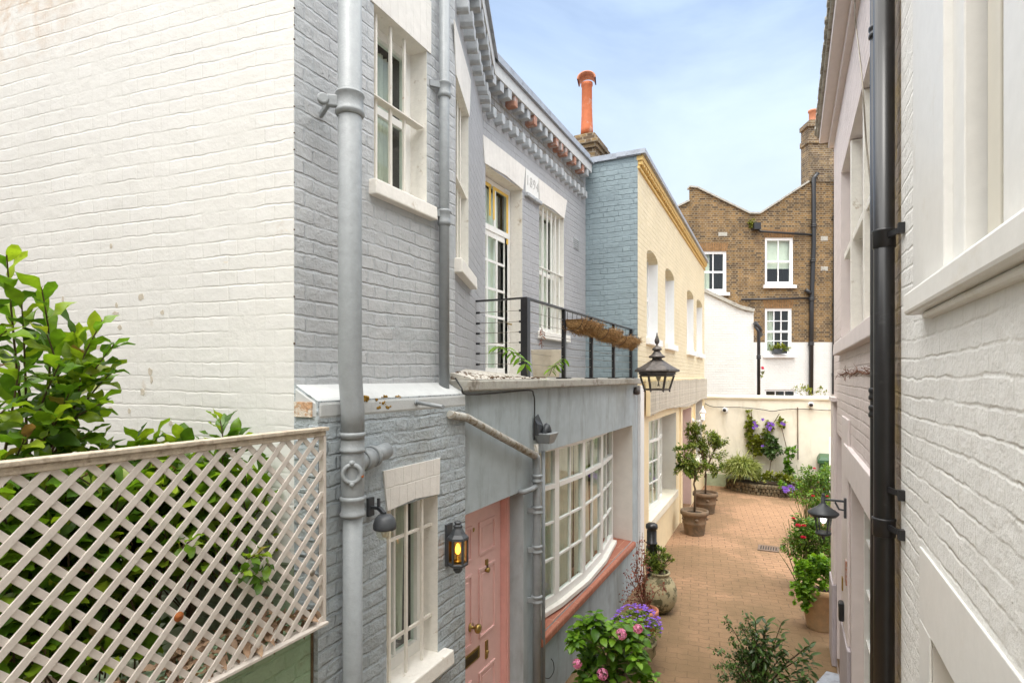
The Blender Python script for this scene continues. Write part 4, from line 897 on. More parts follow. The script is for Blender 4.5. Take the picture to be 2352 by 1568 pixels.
f = MB(); f.pbox(PM,3.25,5.5,2.20,2.45,-.01,.03); f.build('fascia', M['mauve'], hM, bevel=.006)
for b_ in ((5.25,5.85,.85,2.66,0,.02),(6.78,7.2,.85,2.75,0,.03)): f = MB(); f.pbox(PM,*b_); f.build('pilaster', M['mauve'], hM, bevel=.006)
f = MB(); f.pbox(PM,6.70,7.24,2.75,2.79,-.02,.05); f.build('cap', M['mauve'], hM)
for b_ in ((3.25,3.58,0,.85,0,.03),(5.18,5.93,0,.85,0,.03),(6.77,7.23,0,.85,0,.045)): f = MB(); f.pbox(PM,*b_); f.build('plinth', M['mauve_dk'], hM, bevel=.01)
W = make_window(hM, PM, 3.62, 5.14, .14, 2.19, .08, 4, 5, .05, .02, room=.5, curtain=[(0,.5)])
W.name = 'glazed_door'
f = MB(); f.pbox(PM,2.9,7.3,5.63,5.70,-.5,.14); f.pbox(PM,2.9,7.3,5.56,5.63,-.3,.05); f.build('eaves', M['mauve'], hM, bevel=.01)
f = MB(); f.pbox(PM,2.9,7.32,5.70,5.735,-.5,.165)
rs = np.random.RandomState(8)
for k in range(60): s = 2.9+.074*k; f.pbox(PM,s,s+.066,5.736,5.752+rs.rand()*.012,-.5,.18+rs.rand()*.012)
f.build('roof_edge', M['copingstone'], hM)
f = MB(); f.pbox(PM,5.28,5.37,1.33,1.52,.02,.03); f.build('plaque', M['brickred'], hM)
f = MB(); f.pbox(PM,5.66,5.72,1.16,1.27,.02,.03); f.build('bell_plate', M['brass'], hM)
ib = thing('key_box', 'small black box fixed to the mauve wall at hip height', 'key box', (.40,5.6,1.0)); f = MB(); f.pbox(PM,5.55,5.64,.93,1.09,.02,.06); f.build('body', M['black'], ib, bevel=.012)
f = MB(); f.pbox(PM,5.565,5.625,1.045,1.075,.06,.063); f.build('lid', M['lamp_grey'], ib)

hR = thing('terraced_house', 'nearest house on the right, cream white painted brick with a large sill and window frame', 'house', (.9,1,0))
PW = PRt(.43); Sr = lambda x, X=.43: Yat(x, X)
rw = (-4.0, Sr(2155), 3.29, 5.5); rd = (-4.0, 2.36, 0, 2.116)
w = MB(); w.wall(PW, -4, 2.98, 0, 5.9, [rw, rd]); w.poly([(.43,2.98,0),(.43,2.98,5.9),(.9,2.98,5.9),(.9,2.98,0)]); w.build('front_wall', M['right_brick'], hR, fixn=False)
w = MB(); w.pbox(PW,-4,Sr(2118),2.118,2.381,.0005,.009); w.pbox(PW,2.362,Sr(2118),0,2.1175,.0005,.009); w.build('smooth_surround', M['white'], hR, bevel=.004)
r = MB(); r.reveal(PW, rd, .2, bottom=False); r.poly([(.63,-4,0),(.63,2.36,0),(.63,2.36,2.116),(.63,-4,2.116)]); r.build('door_reveal', M['render_pale'], hR, fixn=False)
f = MB(); f.pbox(PW,2.28,2.357,0,2.112,-.14,-.06); f.pbox(PW,-4,2.28,2.04,2.112,-.14,-.06)
f.pbox(PW,-4,2.279,.05,2.039,-.15,-.12)
f.build('garage_door', M['white'], hR, bevel=.006)
f = MB(); f.pbox(PW,Sr(2155),Sr(2100),3.29,5.5,0,.004); f.build('smooth_jamb', M['white'], hR)
f = MB(); X2 = lambda x, X: Yat(x, X)
f.pbox(PW,X2(2177.5,.43),X2(2155,.43),3.29,5.5,-.06,.012); f.build('architrave', M['white'], hR, bevel=.004)
f = MB(); f.pbox(PW,X2(2217,.445),X2(2179,.445),3.29,5.5,-.09,-.012); f.pbox(PW,X2(2230,.445),X2(2225,.445),3.29,5.5,-.09,-.06); wf = f.build('window', M['white'], hR, bevel=.005)
f = MB(); f.pbox(PW,X2(2271,.50),X2(2218,.49),3.29,5.5,-.10,-.065); f.pbox(PW,X2(2303,.49),X2(2273,.49),3.29,5.5,-.10,-.055); f.build('sash_box', paint_mat('cream_joinery', (.70,.66,.56), .45, .03, .2, .002, 8), wf, bevel=.004)
f = MB(); f.pbox(PW,-4,X2(2305.5,.44),3.29,5.5,-.10,-.008); f.build('casement_leaf', M['white'], wf, bevel=.006)
f = MB(); f.pbox(PW,-4,2.98,3.28,3.29,-.2,-.11); f.pbox(PW,-4,2.6,3.29,5.5,-.25,-.115); f.build('interior', M['dark'], hR)
sy = X2(2076,.37)
f = MB(); f.pbox(PW,-4,sy,3.225,3.305,-.1,.062); f.pbox(PW,-4,sy-.12,3.20,3.2249,-.05,.028); f.build('sill', M['white'], hR, 'heavy rounded white sill', bevel=.012)

# ================================================================== green wall, trellis, leaf litter
M['joint'] = paint_mat('dirty_joint', (.13,.09,.05), .9, .3, .8, .006, 30)
gw = thing('garden_wall', 'green painted brick wall below the white trellis', 'wall', (-2.1,0,0))
w = MB(); w.box((-2.25,-2,0),(-1.99,1.945,1.88)); w.build('brickwork', M['green_brick'], gw)
w = MB(); w.box((-2.24,1.946,0),(-1.985,1.958,1.87)); w.build('dark_joint', M['joint'], gw)
yard = MB(); yard.poly([(-9,-3,1.30),(-2.25,-3,1.30),(-2.25,1.95,1.30),(-9,1.95,1.30)]); tag(yard.build('yard_ground', M['soil'], fixn=False), None, None, kind='structure')
TX = -1.90; PT = planeX(TX); zt0, zt1 = 1.885, 2.774; ty1 = 1.945; ty0 = -1.2
tr = thing('trellis', 'pinkish white diagonal lattice trellis with bare wooden top rail on the green wall', 'trellis', (TX,.5,zt0))
w = MB(); w.pbox(PT,ty0,ty1+.01,zt1-.016,zt1,-.032,.016); w.pbox(PT,ty0,ty1,zt1-.040,zt1-.0165,-.024,.006); w.build('top_rail', M['rail_wood'], tr, bevel=.003)
w = MB(); w.pbox(PT,ty0,ty1,zt0,zt0+.013,-.035,.022); w.build('bottom_rail', M['lath'], tr, bevel=.002)
w = MB(); w.pbox(PT,ty1-.014,ty1,zt0+.014,zt1-.041,-.024,.006); w.build('side_batten', M['lath'], tr)
pitch = .0937; LW = .0222
def lattice(sign, o0, o1):
    mb = MB(); zA, zB = zt0+.013, zt1-.028; k0 = -80
    O = PT(0,0,0); t = Vector((0,1,0)); nn = Vector((1,0,0)); H = zB-zA; hw = LW*math.sqrt(2)/2
    y = ty0-1.2
    while y < ty1+1.2:
        # lath centre line: from (y, zA) up to (y+sign*H, zB); clip to the frame
        a0, a1 = (y, zA), (y+sign*H, zB)
        lo, hi = 0.0, 1.0
        ymin, ymax = ty0, ty1-.012
        for (lim, sg) in ((ymin+hw, 1), (ymax-hw*0, -1)):
            f0, f1 = (a0[0]-lim)*sg, (a1[0]-lim)*sg
            if f0 < 0 and f1 < 0: lo = 2; break
            if f0 < 0: lo = max(lo, f0/(f0-f1))
            if f1 < 0: hi = min(hi, f0/(f0-f1))
        if lo < hi-.01:
            p = [(a0[0]+(a1[0]-a0[0])*u, a0[1]+(a1[1]-a0[1])*u) for u in (lo, hi)]
            j = (random.random()-.5)*.0016
            mb.prism([(p[0][0]-hw+j,p[0][1]),(p[0][0]+hw+j,p[0][1]),(p[1][0]+hw+j,p[1][1]),(p[1][0]-hw+j,p[1][1])], O, t, UP, nn, o0+j, o1+j)
        y += pitch*math.sqrt(2)/math.sqrt(2)*1.0
    return mb
random.seed(3)
lattice(1, -.0065, .0).build('laths', M['lath'], tr, 'front layer of laths leaning to the right', bevel=.0012)
lattice(-1, -.0135, -.007).build('laths', M['lath'], tr, 'rear layer of laths leaning to the left', bevel=.0012)
w = MB(); s_ = Yat(410,TX); z_ = Zx(PT,410,1415); w.lathe(PT(s_,z_,.001),[(.017,0),(.017,.002),(.007,.003),(.007,.006),(0,.0065)],18,(1,0,0)); w.build('rusty_washer', M['rust'], tr)
s_ = Yat(717,TX); z_ = Zx(PT,717,1315); w = MB(); w.lathe(PT(s_,z_,.001),[(.014,0),(.014,.002),(.006,.003),(0,.006)],18,(1,0,0)); w.build('washer', M['wire'], tr)
rs = np.random.RandomState(11)
Lt = Leaves(leaf_tmpl('oval',5,.5,.5,.5,.5), 5)
for i in range(420):
    y = rs.uniform(.7,1.93); Lt.add((rs.uniform(-2.2,-1.92),y,1.895+rs.rand()*.035*(1+.6*(y>1.4))), rs.normal(size=3)*[1,1,.35], rs.uniform(.035,.075))
tag(Lt.build('leaf_litter', M['lf_litter']), 'brown dead leaves gathered on the green wall behind the trellis foot', 'leaf litter', kind='stuff')

# ================================================================== broad-leaved shrub behind the trellis
sh = thing('shrub', 'large broad-leaved evergreen shrub pushing over and through the white trellis', 'shrub', (-2.6,.8,1.30))
rs = np.random.RandomState(21); LvM = Leaves(leaf_tmpl('obov',6,.20,.30,.44,.45), 22); stem = MB()
def branch(base, tip, n, size, bend=.06, r=.006, lean=0):
    base, tip = Vector(base), Vector(tip); d = tip-base; pts = []
    side = Vector((rs.normal(),rs.normal(),rs.normal()*.3))*bend
    for i in range(9):
        t_ = i/8; pts.append(base+d*t_+side*math.sin(math.pi*t_)+Vector((0,0,bend*.8*math.sin(math.pi*t_))))
    stem.tube(pts, list(np.linspace(r, .0022, 9)), 6, caps=False)
    a = rs.rand()*6.28
    for i in range(n):
        t_ = .30+.70*(i+rs.rand()*.4)/n; k = min(int(t_*8), 7); p = pts[k].lerp(pts[k+1], t_*8-k); ax = (pts[k+1]-pts[k]).normalized()
        a += 2.4+rs.normal()*.2; u_ = ax.orthogonal().normalized(); v_ = ax.cross(u_)
        o_ = (u_*math.cos(a)+v_*math.sin(a))*(1.0-.45*t_)+ax*(.45+.8*t_**2)+Vector((0,0,.12)); 
        LvM.add(p, o_, size*(.75+.45*rs.rand())*(1-.25*t_), up=(0,0,1))
P3 = lambda x,y,d: px(x,y,d)
tips = [(15,585,2.0,60,1060,2.35),(50,700,2.05,60,1060,2.4),(105,760,2.1,85,1080,2.4),(235,735,2.2,95,1060,2.45),(262,790,2.25,120,1080,2.45),(262,850,2.25,130,1075,2.4),
        (235,925,2.2,90,1090,2.3),(140,830,2.05,60,1090,2.3),(95,660,2.1,85,1060,2.4),(15,760,1.95,-30,1060,2.2),(45,840,1.95,0,1100,2.2),(25,930,1.9,-20,1100,2.1),(-20,680,2.0,-40,1060,2.2),
        (160,900,2.1,60,1100,2.3),(200,1000,2.2,120,1150,2.4),(60,1000,1.9,0,1150,2.1),(130,960,2.0,60,1120,2.2),(190,835,2.2,100,1090,2.4),(170,760,2.25,105,1070,2.4),
        (235,1010,2.3,200,1200,2.45),(315,1010,2.35,300,1190,2.45),(365,1000,2.4,330,1190,2.5),(415,1010,2.4,400,1190,2.5),(505,960,2.45,480,1170,2.55),(150,1030,2.2,140,1200,2.4),(545,1000,2.5,500,1150,2.6),(470,1040,2.45,450,1200,2.55)]
for (x,y,d,bx,by,bd_) in tips: branch(P3(bx,by,bd_), P3(x,y,d), 15, .138, .04)
for i in range(420):
    x = rs.uniform(-60,620); ytop = 1075-.08*x; y = rs.uniform(ytop, 1300-.12*x if x > 320 else 1480)
    d = 1.93/((1818-x)/1307*.8976)*rs.uniform(1.10,1.45)+.06
    if x > 520 and rs.rand() < .5: continue
    branch(P3(x-rs.uniform(-60,60),y+rs.uniform(60,190),d+.12), P3(x,y,d), 9, .135, .03, .004)
for (x,y,dx,dy) in ((440,1240,-40,40),(585,1275,-30,30),(620,1300,-55,-15),(560,1310,-15,40),(600,1340,-30,-40),(600,1265,-20,40)):
    d = 1.86/((1818-x)/1307*.8976); branch(P3(x+dx,y+dy,d+.14), P3(x,y,d), 7, .085, .01, .003)
branch(P3(120,1390,2.1), P3(150,1330,2.0), 5, .11, .02)
for (bx,by,bd_,tx_,ty_) in ((60,1500,2.5,90,1060),(200,1500,2.6,200,1150),(330,1480,2.6,330,1180),(20,1500,2.4,-30,1050),(430,1440,2.65,470,1170)):
    stem.tube([P3(bx,by,bd_),P3((bx+tx_)/2+12,(by+ty_)/2,bd_),P3(tx_,ty_,bd_-.08)],[.020,.014,.007],8,caps=False)
stem.build('trunk', M['bark'], sh, fixn=False); LvM.build('crown', M['lf_magnolia'], sh)

# ================================================================== drainpipes on the left
def ring(r, h, e=1.18): return [(r,-h),(r*e,-h+.006),(r*e,-h+.018),(r*1.06,-h+.026),(r*1.06,h-.026),(r*e,h-.018),(r*e,h-.006),(r,h)]
dp = thing('drainpipe', 'thick grey painted iron downpipe with inspection junction on the nearest house', 'drainpipe', (-1.88,2.12,0))
u0 = Vector((-1.898,2.104,0)); l0 = Vector((-1.892,2.116,0))
def at(v, z): return Vector((v.x,v.y,z))
w = MB(); w.tube([at(u0,6.05),at(u0,3.12),at(u0,3.04),at(u0.lerp(l0,.5),2.93),at(l0,2.84),at(l0,2.70)], [.0555]*6, 28); w.build('upper_pipe', M['pipe'], dp)
w = MB(); w.tube([at(l0,2.72),at(l0,0.05)], .0465, 28); w.build('lower_pipe', M['pipe'], dp)
zc = lambda y, d=2.72: EYE+(866-y)/1307*d
z1 = zc(238); w = MB(); w.lathe(at(u0,z1), [(.057,-.065),(.062,-.06),(.069,-.05),(.069,-.038),(.063,-.03),(.063,.03),(.069,.038),(.069,.048),(.057,.053)], 28)
for sy_ in (-1,): w.bar(at(u0,z1)+Vector((-.03,-.04,0)), at(u0,z1)+Vector((-.075,-.075,0)), .03, .055); w.lathe(at(u0,z1)+Vector((-.078,-.095,0)), [(.026,-.014),(.028,0),(.026,.014)], 14, (.7,-.7,0)); w.bar(at(u0,z1)+Vector((-.07,-.06,0)), Vector((-2.11,2.13,z1)), .020, .030)
w.build('socket_collar', M['pipe'], dp, 'eared socket collar', bevel=.006)
dl = 2.75; z2 = EYE-(1014-866)/1307*dl; z3 = EYE-(1160-866)/1307*dl; zj = EYE-(1080-866)/1307*dl
for z in (z2, z3): w = MB(); w.lathe(at(l0,z), ring(.052,.050), 28); w.build('collar', M['pipe'], dp)
w = MB(); w.lathe(at(l0,(z2+z3)/2), [(.050,-.13),(.054,-.09),(.056,0),(.054,.09),(.050,.13)], 28); junc = w.build('junction', M['pipe'], dp)
w = MB(); jd = Vector((.25,.97,0)).normalized(); p0 = at(l0,zj+.03); dirb = (onX(905,1026,-1.935)-p0).normalized()
w.tube([p0,p0+dirb*.10],.046,24); w.tube([p0+dirb*.075,p0+dirb*.085,p0+dirb*.12,p0+dirb*.125,p0+dirb*.15],[.05,.056,.056,.05,.05],24); w.tube([p0+dirb*.16,p0+dirb*.165,p0+dirb*.18,p0+dirb*.185],[.050,.056,.056,.050],24)
w.tube([p0+dirb*.14,p0+dirb*.30],.043,24); w.build('branch', M['pipe'], dp)
w = MB(); fd = Vector((.62,-.78,0)); pc_ = at(l0,zj-.005)+fd*.045; s2 = fd.cross(UP)
w.lathe(pc_, [(.052,0),(.052,.016),(.034,.020),(.032,.006),(0,.005)], 24, fd)
for sg in (-1,1): w.lathe(pc_+UP*.050*sg, [(.018,0),(.013,.016),(.008,.022),(0,.023)], 12, fd)
w.build('inspection_plate', M['pipe'], dp)
w = MB(); w.lathe(pc_+UP*-.012+s2*-.043+fd*.002,[(.012,0),(.010,.014),(0,.016)],8,fd); w.build('rusty_bolt', M['rust'], junc)

d2 = thing('drainpipe', 'thinner grey downpipe at the right edge of the nearest grey front', 'drainpipe', (-2.055,3.17,2.9))
v2 = Vector((-2.055,3.17,0)); w = MB(); w.tube([at(v2,6.05),at(v2,2.92)], .034, 20); w.build('pipe', M['pipe'], d2)
for y in (207, 500):
    z = EYE+(866-y)/1307*3.75; w = MB(); w.lathe(at(v2,z), [(.035,-.055),(.042,-.05),(.047,-.035),(.041,-.025),(.041,.025),(.047,.035),(.047,.045),(.035,.052)], 20)
    w.bar(at(v2,z+.02)+Vector((-.01,-.03,0)), Vector((-2.11,3.08,z+.02)), .02, .04); w.build('collar', M['pipe'], d2)

# porch gutter pipe and its downpipe
d3 = thing('drainpipe', 'mossy sloping pipe crossing the porch and running down beside the bow window', 'drainpipe', (-1.93,4.6,0))
XD = -1.935; a_ = onX(1071,958,XD); b_ = onX(1228,1046,XD); cy = Yat(1233,XD); cz = EYE-(1075-866)/1307*Vector((XD,cy,0)).dot(FW)
w = MB(); w.tube([a_-Vector((0,.2,-.03)),a_,a_.lerp(b_,.5),b_], [.026,.026,.029,.031], 16); w.build('sloping_pipe', M['pipe_moss'], d3, 'mossy flaking sloping pipe')
w = MB(); w.tube([b_,Vector((XD,cy-.01,b_.z-.02)),Vector((XD,cy,cz)),Vector((XD,cy,1.55)),Vector((XD,cy,0))],[.031,.036,.036,.036,.036],18); w.build('pipe', M['pipe'], d3)
dcy = Vector((XD,cy,0)).dot(FW)
for y in (1098,1170,1260,1375):
    z = EYE-(y-866)/1307*dcy; w = MB(); w.lathe(Vector((XD,cy,z)), ring(.037,.035,1.28), 18); w.bar(Vector((XD,cy-.02,z)), Vector((-2.0,cy-.05,z)), .03, .04) if y != 1098 else None; w.build('collar', M['pipe'], d3)
z = EYE-(1120-866)/1307*dcy; w = MB(); w.tube([Vector((-2.02,cy-.22,z-.0)),Vector((-1.96,cy-.20,z)),Vector((-1.93,cy-.12,z+.01)),Vector((XD,cy,z+.02))],.022,14); w.build('overflow_branch', M['pipe'], d3)
cy2 = Yat(1249,-1.96); w = MB(); w.tube([Vector((-1.965,cy2,2.35)),Vector((-1.965,cy2,0))],.017,12); w.build('rear_pipe', M['pipe'], d3)
# hopper head
hp = onX(1254,1003,-1.92); w = MB()
w.hexa([hp+Vector(q) for q in ((-.06,-.045,-.055),(.05,-.045,-.055),(.05,.075,-.055),(-.06,.075,-.055),(-.08,-.09,.035),(.075,-.09,.035),(.075,.12,.035),(-.08,.12,.035))])
w.build('hopper', M['pipe'], d3, bevel=.006)
w = MB(); w.hexa([hp+Vector(q) for q in ((-.07,-.10,.02),(-.03,-.09,.02),(-.03,.0,.02),(-.07,.0,.02),(-.07,-.10,.17),(-.04,-.10,.12),(-.02,-.01,.10),(-.06,-.03,.20))])
w.tube([hp+Vector((0,-.05,.03)),hp+Vector((.01,.0,.09)),hp+Vector((0,.06,.05)),hp+Vector((.01,.09,.03))],[.02,.032,.03,.012],8); w.build('lead_flashing', M['lamp_grey'], d3)
w = MB(); w.tube([Vector((-1.95,cy+.02,hp.z-.05)),Vector((-1.95,cy+.02,cz-.1))],.02,10); w.build('hopper_outlet', M['pipe_moss'], d3)
# stub of pipe through the ledge
st = thing('overflow_pipe', 'short stub of grey pipe poking out under the sloping ledge', 'pipe', tuple(onX(956,925,-1.96))); p0 = onX(956,924,-1.955); p1 = px(1018,934,3.12)
w = MB(); w.tube([p0,p1],.011,12); w.lathe(p0,[(.018,0),(.018,.006),(.011,.008)],12,(1,0,0)); w.build('pipe', M['pipe'], st)

# black pipes on the right
b1 = thing('drainpipe', 'wide glossy black downpipe between the mauve and white houses', 'drainpipe', (.375,3.05,0), 'black downpipes between the right-hand houses')
w = MB(); w.tube([(.375,3.05,5.6),(.375,3.05,0)], .0415, 28); w.build('pipe', M['black_pipe'], b1)
for y, ears in ((545,1),(1205,1),(1120,1)):
    z = EYE+(866-y)/1307*2.57; w = MB(); 
    if y != 1120: w.lathe((.375,3.05,z), [(.042,-.05),(.0455,-.048),(.0455,.02),(.0475,.024),(.0475,.032),(.042,.034)], 28)
    w.bar((.385,3.02,z), (.425,2.90,z), .012, .024); w.box((.405,2.875,z-.022),(.429,2.905,z+.022)); w.build('bracket', M['black'], b1)
b2 = thing('drainpipe', 'thinner black downpipe partly hidden behind the wide one', 'drainpipe', (.37,3.2,0), 'black downpipes between the right-hand houses')
w = MB(); w.tube([(.37,3.2,5.6),(.37,3.2,0)], .033, 20); w.build('pipe', M['black_pipe'], b2)
for y in (70, 905, 945): w = MB(); w.lathe((.37,3.2,EYE+(866-y)/1307*2.7), ring(.034,.03), 18); w.build('collar', M['black_pipe'], b2)

# cables
def cable(name, label, pts, r, m='cable'):
    w = MB(); P = [Vector(p) for p in pts]; fine = []
    for i in range(len(P)-1):
        for k in range(6):
            t_ = k/6; p_1 = P[max(i-1,0)]; p_2 = P[i]; p_3 = P[i+1]; p_4 = P[min(i+2,len(P)-1)]
            fine.append(.5*((2*p_2)+(p_3-p_1)*t_+(2*p_1-5*p_2+4*p_3-p_4)*t_*t_+(3*p_2-p_1-3*p_3+p_4)*t_**3))
    fine.append(P[-1]); w.tube(fine, r, 6); return tag(w.build(name, M[m]), label, 'cable')
cable('cable', 'black cable along the underside of the balcony edge, dropping to the hopper', [onX(1040,868,-2.06)+Vector((.02,0,0)),onX(1060,890,-1.94),onX(1071,905,-1.94),onX(1140,902,-1.955),onX(1215,896,-1.955),onX(1225,905,-1.97),onX(1228,930,-1.98),onX(1227,1010,-1.98)], .006)
Pc = lambda x,y,o=.05: PE(Sx(PE,x,o),Zx(PE,x,y,o),o)
cable('cable', 'thin black cable sagging along the top of the cream wall', [Pc(1619,926),Pc(1640,934),Pc(1700,935),Pc(1750,940),Pc(1775,944),Pc(1800,940),Pc(1850,939),Pc(1900,942),Pc(1925,940)], .010)
cable('cable', 'loose pale wire hanging in front of the mauve upper window', [onX(1964,0,.30),onX(1966,60,.33),onX(1980,180,.33),onX(1990,330,.35),onX(2003,450,.37)], .004, 'wire')
cable('cable', 'black cable curling on the grey wall below the terracotta ledge', [onX(1250,1555,-1.985),onX(1262,1556,-1.98),onX(1272,1540,-1.98),onX(1271,1520,-1.985),onX(1266,1512,-1.985)], .004)

# ================================================================== balcony railing, baskets, planter
XR = -2.05; rl_ = thing('balcony_railing', 'black steel railing with wire cables round the balcony', 'railing', (XR,6.2,2.99))
yp = [Yat(x,XR) for x in (1207,1295,1358,1409,1449)]; RZ = 3.676
for i, y in enumerate(yp):
    h_ = .032 if i == 0 else .019
    w = MB(); w.box((XR-h_,y-h_,2.99),(XR+h_,y+h_,RZ-.004)); w.box((XR-.06,y-.06,2.986),(XR+.06,y+.06,2.998)); w.build('post', M['black'], rl_, bevel=.002)
w = MB(); w.box((-2.575,yp[0]-.015,3.08),(-2.545,yp[0]+.015,RZ-.004)); w.build('wall_post', M['black'], rl_)
w = MB(); w.box((XR-.025,yp[0]-.025,RZ-.003),(XR+.025,8.07,RZ+.009)); w.box((-2.58,yp[0]-.025,RZ-.003),(XR-.026,yp[0]+.025,RZ+.009)); w.build('top_rail', M['black'], rl_)
w = MB(); k = 0
zs = [3.115,3.21,3.30,3.39,3.48,3.575]
for z in zs:
    w.tube([(-2.56,yp[0],z),(XR,yp[0],z)], .003, 5)
    for i in range(4):
        a_, b_ = yp[i], yp[i+1]; w.tube([(XR,a_,z),(XR,(a_+b_)/2,z-.008),(XR,b_,z)], .0025, 5)
    w.tube([(XR,yp[4],z),(XR,8.07,z)], .0025, 5)
w.build('cables', M['wire'], rl_)
for z in zs:
    w = MB(); w.tube([(-2.545,yp[0],z),(-2.50,yp[0],z)], .010, 8); w.build('tensioner', M['black'], rl_)
    w = MB(); w.tube([(XR-.032,yp[0],z),(XR-.06,yp[0],z)], .010, 8); w.build('tensioner', M['black'], rl_)
rs = np.random.RandomState(31)
labs = ['coir lined wire trough hanging at the left end of the balcony rail','middle coir lined wire trough on the balcony rail with stray fibres','coir lined wire trough at the right end of the balcony rail by the lantern']
ends = [(Yat(1309,-1.97),Yat(1369,-1.97)),(Yat(1372,-1.97),Yat(1413,-1.97)),(Yat(1416,-1.97),Yat(1456,-1.97))]
for k, (a_, b_) in enumerate(ends):
    b_ = min(b_, 8.02); b_ -= .10; a_ += .03; zt_ = RZ-.10-.03*k; c_ = Vector((-1.955,(a_+b_)/2,zt_)); t = thing('hanging_basket', labs[k], 'planter', tuple(c_), 'coir troughs on the balcony rail')
    w = MB(); n, m_ = 18, 10; rr = .105; w.smooth = True; g_ = []
    for i in range(n+1):
        y = a_+(b_-a_)*i/n; e = .72+.28*min(1, min(i, n-i)/1.5); row = []
        for j in range(m_+1):
            an_ = math.pi*j/m_; q = 1+rs.normal()*.09; row.append(w.vert((c_.x-math.cos(an_)*rr*e*q, y, zt_-math.sin(an_)*rr*1.15*e*q)))
        g_.append(row)
    for i in range(n):
        for j in range(m_): w.face([g_[i][j],g_[i+1][j],g_[i+1][j+1],g_[i][j+1]])
    w.face(g_[0]); w.face(g_[-1][::-1]); w.smooth = False
    for i in range(n): w.face([g_[i][0],g_[i+1][0],g_[i+1][m_],g_[i][m_]])
    w.build('coir_liner', M['coir'], t, fixn=False)
    w = MB()
    for i in range(1500):
        y = rs.uniform(a_,b_); an_ = rs.uniform(0,math.pi); p = Vector((c_.x-math.cos(an_)*rr, y, zt_-math.sin(an_)*rr*1.1+rs.uniform(-.005,.02)))
        d_ = Vector((-math.cos(an_)*.4+rs.normal()*.5, rs.normal(), -math.sin(an_)*.3+rs.normal()*.6)).normalized()*rs.uniform(.02,.065)
        w.tube([p,p+d_*.5+Vector((rs.normal()*.004,0,-.002)),p+d_], .0017, 3, caps=False)
    w.build('fibres', M['coir'], t, fixn=False)
    w = MB()
    for s in (-1,1):
        w.tube([(c_.x+s*rr,a_-.01,zt_+.01),(c_.x+s*rr,b_+.01,zt_+.01)], .003, 5)
    ny = max(3, int((b_-a_)/.13))
    for i in range(ny+1):
        y = a_+(b_-a_)*i/ny; w.tube([(c_.x-math.cos(math.pi*j/8)*(rr+.006),y,zt_+.01-math.sin(math.pi*j/8)*(rr+.006)*1.15) for j in range(9)], .0028, 5)
        w.tube([(c_.x-rr,y,zt_+.01),(c_.x-rr,y,RZ-.02),(XR,y,RZ+.012)], .003, 5)
    w.build('wire_frame', M['black'], t, fixn=False)
pb = thing('planter', 'square pale concrete planter on the balcony behind the railing', 'planter', (-2.42,5.45,3.0))
cpl = px(1255,855,5.55); w = MB(); cx_, cy_ = cpl.x, cpl.y; a1 = Vector((.93,.37,0)); a2 = Vector((-.37,.93,0))
def rb(o, hx, hy, z0, z1, tp=0): 
    return [o+a1*x*(hx)+a2*y*(hy)+UP*z0 for x,y in ((-1,-1),(1,-1),(1,1),(-1,1))]+[o+a1*x*(hx+tp)+a2*y*(hy+tp)+UP*z1 for x,y in ((-1,-1),(1,-1),(1,1),(-1,1))]
o_ = Vector((cx_,cy_,0)); w.hexa(rb(o_,.125,.125,3.0,3.26,.02)); w.build('box', M['stone_lt'], pb, bevel=.006)
w = MB(); w.hexa(rb(o_,.12,.12,3.255,3.264,0)); w.build('soil', M['soil'], pb)
def sprig(name, label, cat, pts, n, size, leaf, stemm='stem_green', tm=('oval',5,.25,.5,.34), seed=1, grp=None, r=.004):
    P = [Vector(p) for p in pts]; t = thing(name, label, cat, tuple(P[0]), grp); r_ = np.random.RandomState(seed)
    w = MB(); w.tube(P, list(np.linspace(r,.0015,len(P))), 6, caps=False); w.build('stem', M[stemm], t)
    Lv = Leaves(leaf_tmpl(*tm), seed)
    for i in range(n):
        u_ = .2+.8*i/n; k = min(int(u_*(len(P)-1)), len(P)-2); p = P[k].lerp(P[k+1], u_*(len(P)-1)-k)
        for sg in (-1,1): Lv.add(p, (r_.normal()*.3+sg*.7, sg*.7+r_.normal()*.3, r_.normal()*.3-.35), size*(.7+.6*r_.rand()))
    Lv.build('leaves', M[leaf], t); return t
sprig('self_sown_plant', 'arching green shoot at the big corner post of the balcony', 'plant', [px(1212,858,4.75),px(1205,830,4.7),px(1185,812,4.6),px(1160,798,4.55),px(1135,795,4.5)], 9, .085, 'lf_green', seed=3)
sprig('self_sown_plant', 'small green shoot in front of the concrete planter', 'plant', [px(1262,862,5.0),px(1268,845,4.95),px(1282,835,4.9),px(1300,820,4.9)], 9, .075, 'lf_green', seed=4)
sprig('self_sown_plant', 'withered red brown shoot above the concrete planter', 'plant', [px(1245,800,5.5),px(1243,785,5.5),px(1247,765,5.5),px(1244,752,5.5)], 7, .035, 'lf_dead', 'deadtwig', seed=5)
rs = np.random.RandomState(77); w = MB()
for (x,y,r_) in ((842,914,.030),(866,917,.012),(884,910,.018),(914,911,.020),(880,925,.014),(870,936,.018),(893,935,.016)):
    p = onX(x,y,-1.955) if y > 913 else onX(x,y,-1.962)
    for q_ in range(14):
        o_ = Vector((0,rs.normal()*r_*.55,rs.normal()*r_*.25)); r2 = r_*rs.uniform(.2,.42); w.lathe(p+o_, [(r2,-r2*.4),(r2*.8,r2*.1),(0,r2*.35)], 7, (1,0,.3))
tag(w.build('moss', M['moss']), 'orange moss clumps on the sloping ledge right of the thick downpipe', 'moss', kind='stuff')
w = MB()
for i in range(260):
    y = rs.uniform(3.4,4.7); x = -1.955-abs(rs.normal())*.14; z = 2.992+.12*max(0,(-1.955-x))/.5*max(0,(4.75-y)/1.4)+.002; r_ = rs.uniform(.006,.018)
    w.lathe((x,y,z), [(r_,-.004),(r_*.8,r_*.35),(0,r_*.5)], 7)
